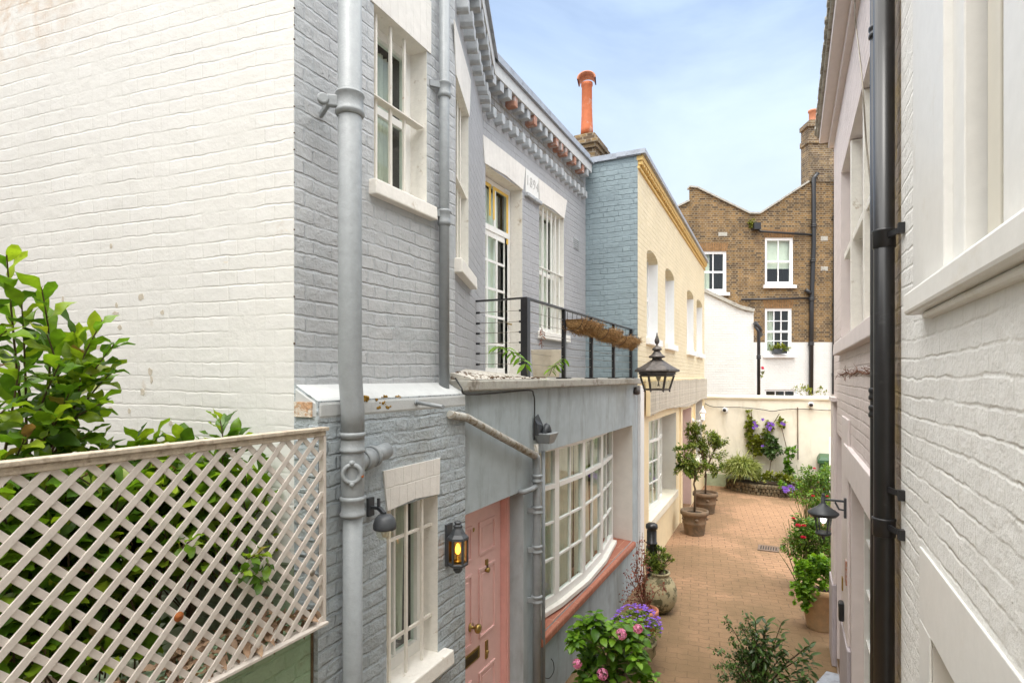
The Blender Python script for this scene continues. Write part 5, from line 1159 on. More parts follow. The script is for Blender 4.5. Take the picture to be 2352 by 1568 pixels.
tag(w.build('moss', M['brownmoss']), 'dark brown moss scattered over the left end of the balcony slab', 'moss', kind='stuff')

# ================================================================== reed screen on the yellow house
sc = thing('reed_screen', 'greyish split reed screen fixed above the windows of the yellow house', 'screen', tuple(PY(4,2.4,.1)))
rs = np.random.RandomState(41); s_a, s_b = Sx(PY,1494,.09), LY-.25; w = MB(); s = s_a; 
while s < s_b:
    q = (s-s_a)/(s_b-s_a); sag = .045*math.sin(q*9)+.02*(int(q*3)%2); wd = rs.uniform(.010,.022); 
    w.pbox(PY, s, s+wd*.93, 2.42+rs.normal()*.006+sag-.03*q, 2.925+rs.normal()*.004+.006*math.sin(q*30)+.03*q, .075+rs.normal()*.002, .092+rs.normal()*.003); s += wd
w.build('reeds', M['reed'], sc, fixn=False)
w = MB(); w.pbox(PY, s_a, s_b, 2.50, 2.52, .03, .075); w.pbox(PY, s_a, s_b, 2.85, 2.87, .03, .075); w.pbox(PY,s_a-.03,s_a,2.42,2.93,.03,.09); w.build('battens', M['yellow_render'], sc)

# ================================================================== lamps
# 1 Victorian hexagonal lantern
LC_ = px(1509,866,7.45); lt = thing('lantern', 'large weathered six sided lantern with finial on the corner of the yellow house', 'lantern', (LC_.x,LC_.y,2.75))
k_ = 7.45/1307; zz = lambda y: EYE+(866-y)*k_; c_ = Vector((LC_.x,LC_.y,0)); rot = R(12)
w = MB(); w.lathe(c_, [(49*k_,zz(848)),(50*k_,zz(850)),(50*k_,zz(853)),(41*k_,zz(855)),(42*k_,zz(859)),(36*k_,zz(861))][::-1], 6, flat=True, rot=rot)
w.lathe(c_, [(48*k_,zz(848.5)),(30*k_,zz(838)),(11*k_,zz(825)),(10*k_,zz(821))], 6, flat=True, rot=rot); w.build('roof', M['lantern'], lt)
w = MB(); w.lathe(c_, [(10*k_,zz(823)),(18.5*k_,zz(821)),(18.5*k_,zz(818)),(12*k_,zz(814)),(8*k_,zz(808)),(7*k_,zz(805)),(11*k_,zz(803.5)),(11*k_,zz(801)),(7*k_,zz(797)),(2.5*k_,zz(794)),(2*k_,zz(791)),(5*k_,zz(787)),(5.6*k_,zz(782)),(3.5*k_,zz(775)),(1.2*k_,zz(768)),(1.6*k_,zz(766)),(0,zz(763))], 20); w.build('finial', M['lantern'], lt)
body = w; w = MB(); top, bot = zz(861), zz(894); rt_, rb_ = 38*k_, 28*k_
cor = [(Vector((math.cos(rot+math.pi/3*i),math.sin(rot+math.pi/3*i),0))) for i in range(6)]
for i in range(6):
    a_, b_ = cor[i], cor[(i+1)%6]
    w.bar(c_+a_*rt_+UP*top, c_+a_*rb_+UP*bot, .022); w.bar(c_+a_*rb_+UP*bot, c_+b_*rb_+UP*bot, .018, .022); w.bar(c_+a_*rt_+UP*(top-.01), c_+b_*rt_+UP*(top-.01), .02)
    w.lathe(c_+a_*rb_+UP*(bot-.035), [(0,0),(.014,.012),(.008,.025)], 8)
w.build('frame', M['lantern'], lt)
w = MB()
for i in range(6): a_, b_ = cor[i]*.97, cor[(i+1)%6]*.97; w.poly([c_+a_*rt_+UP*top,c_+b_*rt_+UP*top,c_+b_*rb_+UP*bot,c_+a_*rb_+UP*bot])
w.build('glass', M['clear'], lt, fixn=False)
w = MB(); w.lathe(c_+Vector((.02,0,zz(886))), [(.02,0),(.02,.01),(.006,.012),(.006,.11),(.012,.11)], 10); w.build('stem', M['lantern'], lt)
w = MB(); w.lathe(c_+Vector((.02,0,zz(878)+.02)), [(.004,-.01),(.022,.01),(.034,.05),(.034,.075),(.022,.105),(.018,.14)], 16); w.build('bulb', M['bulb_off'], lt)
w = MB(); w.tube([(-1.97,8.0,zz(852)+.02),(-1.93,7.96,zz(850)+.03),c_+Vector((-.18,.14,zz(853)))], .016, 8); w.lathe((-1.965,7.99,zz(900)),[(0,-.06),(.05,-.04),(.055,0),(.03,.05),(0,.06)],12); w.build('bracket', M['lantern'], lt)
# 2 lit half lantern on the plinth
c_ = Vector((-1.885,3.065,0)); d_ = Vector((c_.x,c_.y,0)).dot(FW); zz = lambda y: EYE+(866-y)/1307*d_
l2 = thing('wall_lantern', 'dark grey wall lantern glowing amber beside the pink door', 'wall lamp', (-1.96,3.065,zz(1255)))
w = MB(); R0 = .060
w.lathe(c_, [(.018,zz(1196)),(.026,zz(1199)),(.018,zz(1203)),(.030,zz(1206)),(.028,zz(1212)),(.048,zz(1225)),(R0+.008,zz(1232)),(R0+.010,zz(1238)),(R0-.002,zz(1239))][::-1], 6, flat=True, rot=R(30)); w.build('roof', M['lamp_grey'], l2, bevel=.002)
w = MB(); w.lathe(c_, [(R0,zz(1290)),(R0+.006,zz(1293)),(R0+.004,zz(1297)),(.028,zz(1303)),(.030,zz(1308)),(.018,zz(1314)),(0,zz(1316))][::-1], 6, flat=True, rot=R(30)); w.build('base', M['lamp_grey'], l2, bevel=.002)
w = MB(); g_ = MB(); t_, b__ = zz(1238), zz(1291); cor = [Vector((math.cos(R(30)+math.pi/3*i),math.sin(R(30)+math.pi/3*i),0)) for i in range(6)]
for i in range(6):
    a_, b_ = cor[i], cor[(i+1)%6]; w.bar(c_+a_*R0+UP*t_, c_+a_*R0+UP*b__, .010); g_.poly([c_+a_*R0*.95+UP*t_,c_+b_*R0*.95+UP*t_,c_+b_*R0*.95+UP*b__,c_+a_*R0*.95+UP*b__])
w.box((-1.962,3.03,zz(1300)),(-1.945,3.10,zz(1205))); w.build('frame', M['lamp_grey'], l2)
g_.build('glass', M['amberglass'], l2, fixn=False)
w = MB(); w.lathe(c_+UP*zz(1272), [(.005,0),(.014,.01),(.017,.035),(.010,.06),(0,.07)], 12); w.build('bulb', M['amber'], l2)
w = MB(); w.lathe(c_+UP*zz(1288), [(.03,0),(.03,.006),(.012,.008),(.012,.035)], 12); w.build('lampholder', M['brass'], l2)
# 3 bulkhead lamp on bracket
c_ = Vector((-1.835,2.285,0)); d_ = Vector((c_.x,c_.y,0)).dot(FW); zz = lambda y: EYE+(866-y)/1307*d_
l3 = thing('wall_lamp', 'dark round headed wall lamp on a bracket left of the barred lower window', 'wall lamp', (-1.96,2.24,zz(1190)))
w = MB(); w.lathe(c_, [(.056,zz(1214)),(.058,zz(1210)),(.058,zz(1203)),(.050,zz(1190)),(.034,zz(1182)),(0,zz(1180))], 24); w.build('hood', M['lamp_grey'], l3)
w = MB(); w.lathe(c_, [(.044,zz(1214)),(.042,zz(1228)),(.030,zz(1236)),(0,zz(1238))][::-1], 24); w.build('glass', M['clear'], l3)
w = MB(); w.lathe(c_+UP*zz(1232),[(.012,0),(.018,.02),(.018,.04)],10); w.build('bulb', M['bulb_off'], l3)
w = MB(); s_ = Yat(851,-1.95); w.box((-1.96,s_-.02,zz(1193)),(-1.945,s_+.025,zz(1150))); w.bar((-1.95,s_,zz(1172)),(-1.90,s_+.01,zz(1174)),.014); w.bar((-1.90,s_+.01,zz(1174)),(c_.x,c_.y,zz(1180)),.016,.02); w.bar((-1.905,s_+.01,zz(1150)),(-1.905,s_+.01,zz(1178)),.012); w.build('bracket', M['lamp_grey'], l3)
# 4 hanging lantern on the mauve wall
yl = 5.35; c_ = Vector((0,0,0)); u_ = (1891-1176)/1307; cA_, sA_ = math.cos(YAW), math.sin(YAW); Xl = yl*(u_*cA_-sA_)/(cA_+sA_*u_); c_ = Vector((Xl,yl,0)); d_ = c_.dot(FW); zz = lambda y: EYE+(866-y)/1307*d_; k_ = d_/1307
l4 = thing('wall_lantern', 'black round hooded lantern with bright white bulb hanging from an arm on the mauve wall', 'wall lamp', (.40,yl,zz(1160)))
w = MB(); w.lathe(c_, [(3*k_,zz(1133)),(3.5*k_,zz(1137)),(2.5*k_,zz(1139)),(4.5*k_,zz(1141)),(4.5*k_,zz(1153)),(6*k_,zz(1156)),(13*k_,zz(1162)),(17*k_,zz(1165)),(32*k_,zz(1175)),(32.5*k_,zz(1178)),(27*k_,zz(1184)),(22*k_,zz(1183))][::-1], 28); w.build('hood', M['lamp_grey'], l4)
w = MB(); g_ = MB(); cor = [Vector((math.cos(math.pi/2*i+.5),math.sin(math.pi/2*i+.5),0)) for i in range(4)]
for i in range(4):
    a_ = cor[i]; w.bar(c_+a_*20*k_+UP*zz(1182), c_+a_*14*k_+UP*zz(1222), .010, .014); w.bar(c_+a_*20*k_+UP*zz(1182), c_+a_*17*k_+UP*zz(1196), .016, .016)
w.lathe(c_, [(15*k_,zz(1220)),(17*k_,zz(1222)),(16*k_,zz(1226)),(7*k_,zz(1229)),(3*k_,zz(1232)),(4*k_,zz(1235)),(0,zz(1240))][::-1], 20); w.build('cage', M['lamp_grey'], l4)
g_.lathe(c_, [(17*k_,zz(1183)),(12.5*k_,zz(1221))][::-1], 20); g_.build('glass', M['clear'], l4)
w = MB(); w.lathe(c_, [(0,zz(1183)),(5*k_,zz(1185)),(6*k_,zz(1192)),(4*k_,zz(1199)),(0,zz(1201))][::-1], 14); w.build('bulb', M['cool'], l4)
w = MB(); w.tube([c_+UP*zz(1146), (.385,yl,zz(1147))], .010, 8); w.tube([(.395,yl,zz(1167)),(.35,yl,zz(1166)),(.32,yl,zz(1150))], .008, 8); w.box((.382,yl-.022,zz(1184)),(.42,yl+.022,zz(1140))); w.build('arm', M['lamp_grey'], l4, bevel=.002)
# 5 small white lantern on the yellow house
s_ = Sx(PY,1590); pw = PY(s_,0,.24); d_ = Vector((pw.x,pw.y,0)).dot(FW); zz = lambda y: EYE+(866-y)/1307*d_; k_ = d_/1307
l5 = thing('wall_lantern', 'small white coach lamp glowing warm above the potted bay trees', 'wall lamp', tuple(PY(s_,zz(960),0)))
w = MB(); w.lathe(pw, [(1*k_,zz(932)),(2*k_,zz(936)),(6*k_,zz(943)),(8*k_,zz(947)),(6.5*k_,zz(950))][::-1], 16); w.tube([pw+UP*zz(951)+RT*4*k_,pw+UP*zz(962)+RT*3*k_],.012,6); w.tube([pw+UP*zz(951)-RT*4*k_,pw+UP*zz(962)-RT*3*k_],.012,6)
w.lathe(pw, [(4*k_,zz(961)),(5*k_,zz(963)),(2*k_,zz(967)),(0,zz(970))][::-1], 12); w.tube([pw+UP*zz(966),PY(s_,zz(968),.02)], .02, 8); w.lathe(PY(s_,zz(966),0),[(.06,0),(.06,.02),(.03,.05)],12,(1,0,0)); w.build('lamp_body', M['white_clean'], l5)
w = MB(); w.lathe(pw, [(4*k_,zz(949)),(4*k_,zz(952)),(3*k_,zz(956))][::-1], 12); w.build('bulb', M['warmw'], l5)

# cameras on the cream wall
for (x,y,lab,wh) in ((1665,942,'white round security camera at the left of the cream wall',1),(1862,930,'small dark faced security camera at the right of the cream wall',0)):
    p = PE(Sx(PE,x),Zx(PE,x,y),0); t = thing('security_camera', lab, 'camera', tuple(p), 'cameras on the cream wall')
    w = MB(); w.lathe(p, [(.085,0),(.085,.03),(.06,.04)] if wh else [(.05,0),(.05,.02),(.03,.03)], 18, (0,-1,0)); w.build('mount', M['white_clean'], t)
    w = MB(); w.lathe(p+Vector((0,-.04,.03)), [(.05,0),(.062,.03),(.062,.11),(.055,.13)], 18, (.05,-1,-.12)); w.build('body', M['white_clean'], t)
    w = MB(); w.lathe(p+Vector((.005,-.171,.014)), [(.045,0),(.045,.006),(0,.012)], 18, (.05,-1,-.12)); w.build('lens', M['black'], t)

# ================================================================== bollard, grate, bin
PBo = onZ(1497,1345); bx_, by_ = px(1497,1345,7.35).x, px(1497,1345,7.35).y
bo = thing('bollard', 'black round topped iron bollard behind the big mossy urn', 'bollard', (bx_,by_,0)); z_t = EYE-(1200-866)/1307*7.35; r_ = .066
w = MB(); w.lathe((bx_,by_,0), [(r_*1.25,0),(r_*1.25,.2),(r_,.24),(r_*.95,z_t-.27),(r_*1.08,z_t-.265),(r_*1.08,z_t-.25),(r_*.95,z_t-.245),(r_*.95,z_t-.10),(r_*.85,z_t-.085),(r_*1.12,z_t-.075),(r_*1.18,z_t-.05),(r_*1.1,z_t-.02),(r_*.7,z_t-.003),(0,z_t)], 28); w.build('post', M['black_pipe'], bo)
for k in range(6):
    w = MB(); a_ = k*math.pi/3; w.bar((bx_+math.cos(a_)*r_*.95,by_+math.sin(a_)*r_*.95,.3),(bx_+math.cos(a_)*r_*.95,by_+math.sin(a_)*r_*.95,z_t-.30),.018,.018)
    w.build('fluting', M['black_pipe'], bo)
gp = onZ(1765,1260); gr_ = thing('drain_grate', 'small rectangular iron drain grate set in the brick paving', 'drain', (gp.x,gp.y,0)); g0 = Vector((gp.x,gp.y,0))
w = MB(); 
for (a_,b_,c2,d2_) in ((-.17,.17,-.17,-.13),(-.17,.17,.13,.17),(-.17,-.13,-.13,.13),(.13,.17,-.13,.13)): w.box((gp.x+a_,gp.y+c2,.001),(gp.x+b_,gp.y+d2_,.016))
w.build('frame', M['iron_grate'], gr_)
w = MB(); w.box((gp.x-.13,gp.y-.13,.0008),(gp.x+.13,gp.y+.13,.004)); w.build('pit', M['dark'], gr_)
w = MB()
for k in range(6): x_ = gp.x-.10+.04*k; w.box((x_-.011,gp.y-.10,.004),(x_+.011,gp.y+.10,.013))
w.box((gp.x-.13,gp.y-.13,.004),(gp.x+.13,gp.y-.10,.013)); w.box((gp.x-.13,gp.y+.10,.004),(gp.x+.13,gp.y+.13,.013)); w.build('grille', M['iron_grate'], gr_)
# wheelie bin
bc = px(1908,1100,14.2); bz = lambda y: EYE-(y-866)/1307*14.2; bn = thing('wheelie_bin', 'dark green wheeled bin at the right end of the cream wall', 'bin', (bc.x,bc.y,0)); zt_ = bz(1056)
w = MB(); w.hexa([(bc.x-.22,bc.y-.25,.06),(bc.x+.25,bc.y-.25,.06),(bc.x+.25,bc.y+.25,.06),(bc.x-.22,bc.y+.25,.06),(bc.x-.26,bc.y-.30,zt_),(bc.x+.30,bc.y-.30,zt_),(bc.x+.30,bc.y+.30,zt_),(bc.x-.26,bc.y+.30,zt_)]); w.build('body', M['bin'], bn, bevel=.02)
w = MB(); w.box((bc.x-.30,bc.y-.34,zt_-.06),(bc.x+.33,bc.y+.32,zt_-.001)); w.build('rim', M['bin'], bn, bevel=.01)
w = MB(); w.hexa([(bc.x-.30,bc.y-.34,zt_+.004),(bc.x+.33,bc.y-.34,zt_+.004),(bc.x+.33,bc.y+.34,zt_+.004),(bc.x-.30,bc.y+.34,zt_+.004),(bc.x-.24,bc.y-.28,zt_+.10),(bc.x+.27,bc.y-.28,zt_+.10),(bc.x+.27,bc.y+.32,zt_+.12),(bc.x-.24,bc.y+.32,zt_+.12)]); w.build('lid', M['bin'], bn, bevel=.02)
for sx_ in (-.24,.26): w = MB(); w.lathe((bc.x+sx_,bc.y+.28,.1),[(.1,-.02),(.1,.02)],18,(1,0,0)); w.build('wheel', M['black'], bn)
# white ladder-like frame leaning by the bin
fr = thing('step_ladder', 'narrow white ladder frame standing in front of the green bin', 'ladder', tuple(px(1914,1140,12.8)))
fz_ = lambda x,y: px(x,y,12.8); w = MB(); w.bar(fz_(1906,1004),fz_(1907,1145),.035)
for y in (1004,1032,1060,1095): w.bar(fz_(1906,y),fz_(1945,y),.03)
w.bar(fz_(1945,1004),fz_(1945,1145),.035); w.build('frame', M['white_clean'], fr)
# support pole and trellis strings on the cream wall
w = MB(); w.tube([Pc(1832,935,.03),Pc(1833,1055,.03)], .014, 6); tag(w.build('plant_stake', M['bark']), 'thin brown cane fixed upright to the cream wall above the ivy', 'cane')

# ================================================================== pots and plants
def pot_profile(r, h, kind='std'):
    if kind == 'std': return [(r*.68,0),(r*.70,.02),(r*.80,h*.45),(r*.83,h*.47),(r*.83,h*.51),(r*.82,h*.53),(r*.90,h*.82),(r,h*.84),(r,h*.985),(r*.97,h),(r*.88,h),(r*.86,h*.9)]
    if kind == 'plain': return [(r*.66,0),(r*.68,.015),(r*.93,h*.84),(r,h*.86),(r*1.01,h*.97),(r*.97,h),(r*.89,h),(r*.87,h*.9)]
    if kind == 'urn': return [(r*.50,0),(r*.52,.02),(r*.62,h*.05),(r*.84,h*.17),(r*.97,h*.32),(r*1.02,h*.46),(r*.99,h*.60),(r*.87,h*.74),(r*.68,h*.85),(r*.55,h*.905),(r*.57,h*.95),(r*.62,h*.965),(r*.62,h),(r*.50,h),(r*.47,h*.93)]
    if kind == 'pedestal': return [(r*.62,0),(r*.62,h*.08),(r*.35,h*.16),(r*.26,h*.28),(r*.38,h*.38),(r*.75,h*.48),(r*.96,h*.66),(r*.92,h*.82),(r*1.0,h*.93),(r*1.0,h),(r*.86,h),(r*.84,h*.92)]
def pot(t, c, r, h, m, kind='std'):
    w = MB(); w.lathe(c, pot_profile(r,h,kind), 36); w.v; o = w.build('pot', M[m], t, fixn=True); 
    ri = pot_profile(r,h,kind)[-1]; w = MB(); w.lathe((c[0],c[1],c[2]+ri[1]-.01), [(0,0),(ri[0],0),(ri[0]*.5,.015),(0,.02)], 20); w.build('soil', M['soil'], t); return o
# two standard bay trees
def bay_tree(t, c, h_pot, r_pot, ztop_stem, blobs, seed, stemm='bark'):
    rs_ = np.random.RandomState(seed); pot(t, (c.x,c.y,0), r_pot, h_pot, 'pot')
    for k in range(5):   # moulded swags on the side of the pot
        a_ = k*2*math.pi/5; w = MB(); w.lathe((c.x+math.cos(a_)*r_pot*.86,c.y+math.sin(a_)*r_pot*.86,h_pot*.68),[(.0,-.03),(.035,-.01),(.035,.01),(0,.03)],8); w.build('moulding', M['pot'], t)
    st_ = MB(); tp = Vector((c.x+.02,c.y,ztop_stem)); st_.tube([(c.x,c.y,h_pot-.06),(c.x+.015,c.y,h_pot+.4),(c.x-.01,c.y,ztop_stem-.2),tp], [.022,.018,.017,.016], 8)
    Lv = Leaves(leaf_tmpl('oval',3,.25,.3,.42), seed)
    for (x,y,d,rx,n) in blobs:
        q = px(x,y,d); r3 = rx/1307*d; blob_leaves(Lv, q, (r3,r3*.8,r3*.8), int(n*1.25), .060, rs_, shell=.35, clump=max(6,n//55))
        tgt = [tuple(q+Vector(rs_.normal(size=3))*r3*.45) for _ in range(9)]
        st_.tube([tp-Vector((0,0,.05)),tp.lerp(q,.55)+Vector((0,0,-.02)),q],[.013,.009,.005],6,caps=False); twigs(st_, tp.lerp(q,.6), tgt, .005, .0015, rs_)
    st_.build('trunk', M[stemm], t); Lv.build('crown', M['lf_bay'], t)
p1 = px(1595,1205,10.9); p1.z = 0
k1 = lambda x,y: (x,y)
t1 = thing('potted_tree', 'small bay tree in the nearer old clay pot beside the yellow wall', 'potted tree', (p1.x,p1.y,0), 'standard bay trees in clay pots')
dp1 = p1.dot(FW)
bay_tree(t1, p1, .46, .26, EYE-(1088-866)/1307*dp1, [(1566,1040,dp1,18,300),(1582,1058,dp1,24,420),(1596,1086,dp1,22,360),(1570,1078,dp1,18,260),(1610,1068,dp1-.1,18,240),(1590,1034,dp1+.1,16,200)], 51)
p2 = px(1620,1160,12.6); p2.z = 0; dp2 = p2.dot(FW)
t2 = thing('potted_tree', 'taller bay tree with bushy crown in the farther clay pot near the cream wall', 'potted tree', (p2.x,p2.y,0), 'standard bay trees in clay pots')
bay_tree(t2, p2, .46, .27, EYE-(1075-866)/1307*dp2, [(1600,992,dp2,24,560),(1622,1008,dp2,30,700),(1650,1012,dp2,24,420),(1636,1036,dp2,28,520),(1606,1022,dp2,26,520),(1645,1074,dp2-.2,22,360),(1618,1072,dp2,20,300),(1592,980,dp2,14,160)], 52)
# mossy urn with azalea
uc = px(1515,1375,7.3); uc.z = 0; du = uc.dot(FW)
t = thing('potted_shrub', 'small green shrub growing from the big round mossy stone urn', 'potted plant', (uc.x,uc.y,0)); uh = EYE-(1312-866)/1307*du; pot(t, (uc.x,uc.y,0), .215, uh, 'urn', 'urn')
rs = np.random.RandomState(61); Lv = Leaves(leaf_tmpl('oval',3,.2,.2,.36), 61); st_ = MB(); top = Vector((uc.x,uc.y,uh-.03)); qs = []
for (x,y,rx,n) in ((1498,1278,20,260),(1520,1272,16,170),(1540,1280,8,50),(1506,1298,20,220),(1487,1290,12,120),(1512,1262,10,80)):
    q = px(x,y,du); r3 = rx/1307*du; blob_leaves(Lv,q,(r3,r3,r3*.8),int(n*1.5),.042,rs,shell=.2,clump=max(5,n//20)); qs += [tuple(q+Vector(rs.normal(size=3))*r3*.4) for _ in range(6)]
twigs(st_, top, qs, .005,.0015,rs); st_.build('stems', M['bark'], t); Lv.build('foliage', M['lf_bay'], t)
Lr = Leaves(leaf_tmpl('oval',2,.3,.3,.5), 62)
for i in range(26): q = px(rs.uniform(1482,1530),rs.uniform(1280,1312),du-.05); Lr.add(q, rs.normal(size=3), .03)
Lr.build('red_leaves', M['lf_dead'], t)
# terracotta pot with dead shrub
tc_ = px(1484,1425,6.25); tc_.z = 0; dt_ = tc_.dot(FW); th = EYE-(1397-866)/1307*dt_
t = thing('potted_shrub', 'dried up reddish shrub tied to a cane in a plain terracotta pot', 'potted plant', (tc_.x,tc_.y,0)); pot(t, (tc_.x,tc_.y,0), .135, max(.3,th), 'terracotta', 'plain')
st_ = MB(); Lv = Leaves(leaf_tmpl('oval',2,.3,.3,.55), 63); top = Vector((tc_.x,tc_.y,th-.03)); rs = np.random.RandomState(64)
for (x,y) in ((1470,1230),(1476,1222),(1462,1255),(1482,1245),(1432,1355),(1428,1375),(1436,1312),(1450,1300),(1462,1320),(1490,1300),(1505,1345),(1530,1340),(1445,1390),(1475,1360),(1440,1335),(1495,1385),(1458,1280),(1484,1275)):
    q = px(x,y,dt_+rs.normal()*.08); mid = top.lerp(q,.5)+Vector((rs.normal()*.03,rs.normal()*.03,.05)); pts = [top,top.lerp(mid,.6),mid,mid.lerp(q,.6),q]; st_.tube(pts,[.006,.005,.004,.003,.0015],5,caps=False)
    for i in range(34):
        u_ = .35+.65*rs.rand(); k = min(int(u_*4),3); p = pts[k].lerp(pts[k+1],u_*4-k)+Vector(rs.normal(size=3))*.022; Lv.add(p, rs.normal(size=3), .030*(.7+.7*rs.rand()))
w = MB(); w.tube([top,px(1474,1255,dt_)],.005,6); w.build('cane', M['stone_lt'], t); st_.build('stems', M['deadtwig'], t); Lv.build('leaves', M['lf_dead'], t)
# stone pedestal urn with purple flowers
vc = px(1462,1495,5.75); vc.z = 0; dv = vc.dot(FW); vh = .36
t = thing('potted_flowers', 'mound of small purple flowers in a footed stone bowl', 'potted plant', (vc.x,vc.y,0)); pot(t, (vc.x,vc.y,0), .20, vh, 'urn', 'pedestal')
rs = np.random.RandomState(66); Lv = Leaves(leaf_tmpl('oval',3,.2,.3,.6), 66); Lf = Leaves(leaf_tmpl('oval',2,.35,.2,.8), 67)
vz0 = EYE-(1455-866)/1307*dv; vcen = px(1462,1438,dv)
for i in range(1500):
    d_ = rs.normal(size=3); d_ /= np.linalg.norm(d_); d_[2] = abs(d_[2])*1.0-.25; q = np.array(vcen)+d_*np.array([.235,.235,.19])*rs.uniform(.72,1.0); Lv.add(q, d_+rs.normal(size=3)*.6, .026)
for i in range(150):
    d_ = rs.normal(size=3); d_ /= np.linalg.norm(d_); d_[2] = abs(d_[2]); q = np.array(vcen)+d_*np.array([.245,.245,.205])*rs.uniform(.93,1.06)
    for k in range(5): a_ = k*1.257; Lf.add(q, (math.cos(a_),math.sin(a_),.35), .019, rnd=rs.rand())
Lv.build('foliage', M['lf_bay'], t); Lf.build('petals', M['ppl'], t)
# hydrangea
hc_ = px(1400,1600,5.15); hc_.z = 0; dh = hc_.dot(FW)
t = thing('potted_hydrangea', 'leafy hydrangea with pink flower heads at the foot of the grey wall', 'potted plant', (hc_.x,hc_.y,0)); pot(t, (hc_.x,hc_.y,0), .17, .30, 'pot', 'plain')
rs = np.random.RandomState(71); Lv = Leaves(leaf_tmpl('oval',6,.22,.35,.60,.15), 71); st_ = MB(); top = Vector((hc_.x,hc_.y,.4))
hb = [(1345,1440,26),(1375,1430,28),(1405,1425,26),(1360,1475,30),(1395,1470,32),(1430,1460,26),(1455,1440,18),(1345,1510,26),(1375,1515,30),(1410,1515,30),(1440,1500,26),(1465,1480,18),(1480,1545,16),(1385,1555,34),(1420,1555,26),(1350,1555,22),(1322,1455,10)]
for (x,y,r_) in hb:
    q = px(x,y,dh+rs.normal()*.10); st_.tube([top,top.lerp(q,.5)+Vector((0,0,.06)),q],[.007,.006,.004],6,caps=False)
    r3 = r_/1307*dh
    for j in range(5):
        c3 = q+Vector(rs.normal(size=3))*r3*.55; a0_ = rs.rand()*6
        for k in range(8): a_ = a0_+k*2.4; Lv.add(c3-Vector((0,0,.018*k/2)), (math.cos(a_),math.sin(a_),.55-.12*k), rs.uniform(.085,.135)*(.65+.06*k))
st_.build('stems', M['stem_green'], t); Lv.build('foliage', M['lf_hyd'], t)
for (x,y,r_) in ((1427,1455,.043),(1465,1443,.036),(1325,1523,.036),(1384,1547,.044)):
    Lp = Leaves(leaf_tmpl('oval',2,.25,.2,.85), x); q = px(x,y,dh-.22)
    for i in range(90):
        d_ = rs.normal(size=3); d_ /= np.linalg.norm(d_); p = np.array(q)+d_*r_
        for k in range(4):
            a_ = k*1.571+i; tt = np.cross(d_, [math.cos(a_),math.sin(a_),.3]); Lp.add(p, tt+d_*.25, .013, up=d_)
    Lp.build('flower_head', M['pnk'], t)
# big pot bottom right of the path
bc_ = px(1880,1430,6.55); bc_.z = 0; db_ = bc_.dot(FW)
db_ = 3.0*1307/(1440-866); bc_ = px(1886,1440,db_)-Vector((0,0,0)); bc_.z = 0; bh = EYE-(1345-866)/1307*db_; bh = max(.45,min(.62,bh))
t = thing('potted_shrub', 'bright green lobed-leaf plant spilling from a large pale terracotta pot by the mauve wall', 'potted plant', (bc_.x,bc_.y,0)); pot(t, (bc_.x,bc_.y,0), .235, .50, 'pot_pale', 'plain')
rs = np.random.RandomState(81); Lv = Leaves(leaf_tmpl('lobed',4,.15,.25,.95,.3), 81); st_ = MB(); top = Vector((bc_.x,bc_.y,.48)); qs = []
for (x,y,r_,n) in ((1845,1300,22,130),(1880,1290,26,170),(1905,1305,22,130),(1860,1325,26,200),(1895,1330,22,160),(1840,1345,16,90),(1835,1370,12,60),(1850,1390,10,50),(1862,1360,18,120),(1915,1330,14,90)):
    q = px(x,y,db_-.1); r3 = r_/1307*db_; blob_leaves(Lv,q,(r3,r3,r3*.7),n,.050,rs,shell=.2,clump=12); qs.append(tuple(q))
twigs(st_,top,qs,.006,.002,rs); st_.build('stems', M['stem_green'], t); Lv.build('foliage', M['lf_green'], t)
w = MB(); w.tube([px(1906,1350,db_-.1),px(1905,1295,db_-.1)],.006,6); w.build('cane', M['stone_lt'], t)
# rose bushes behind it
def rose(label, blobs, depth, seed, flowers, leafm='lf_rose', size=.045, base=None, name='rose_bush', cat='rose bush', grp='rose bushes in front of the mauve house', pm='redp'):
    rs = np.random.RandomState(seed); b0 = px(blobs[0][0],blobs[0][1],depth); b0.z = 0
    t = thing(name, label, cat, tuple(base or b0), grp); Lv = Leaves(leaf_tmpl('oval',3,.22,.3,.55), seed); st_ = MB(); qs = []
    for (x,y,r_,n) in blobs:
        q = px(x,y,depth+rs.normal()*.1); r3 = r_/1307*depth; blob_leaves(Lv,q,(r3*1.1,r3,r3*.95),int(n*2.0),size,rs,shell=.10,clump=max(10,n//14)); qs.append(tuple(q)); qs += [tuple(q+Vector(rs.normal(size=3))*r3*.8) for _ in range(4)]
    twigs(st_, base or b0, qs, .010,.002,rs); st_.build('stems', M['stem_green'], t); Lv.build('foliage', M[leafm], t)
    for (x,y,fs) in flowers:
        Lp = Leaves(leaf_tmpl('oval',3,-.3,-.3,.9), x); q = px(x,y,depth-.28)
        for i in range(22): a_ = i*2.4; e = .25+.75*i/22; Lp.add(q, (math.cos(a_)*e,math.sin(a_)*e,1.25-e), fs*(.5+.5*e))
        Lp.build('flower', M[pm], t)
    return t
rose('tall rose bush with crimson flowers behind the large terracotta pot', [(1840,1225,28,300),(1870,1215,28,320),(1900,1230,26,300),(1825,1255,24,260),(1860,1260,32,420),(1895,1262,28,360),(1850,1195,22,140),(1890,1180,24,170),(1875,1150,20,110),(1912,1200,18,150)], 8.0, 91,
     [(1833,1208,.05),(1846,1208,.04),(1822,1191,.035),(1912,1190,.05),(1913,1217,.05),(1845,1235,.045),(1905,1150,.03)])
rose('loose rose bush with small red and orange blooms near the green bin', [(1855,1110,26,340),(1890,1100,30,420),(1915,1120,24,300),(1840,1140,20,200),(1880,1140,28,360),(1900,1080,18,160),(1855,1085,14,90)], 10.6, 92,
     [(1868,1140,.05),(1883,1152,.045),(1900,1140,.035),(1870,1076,.035),(1893,1167,.04)])
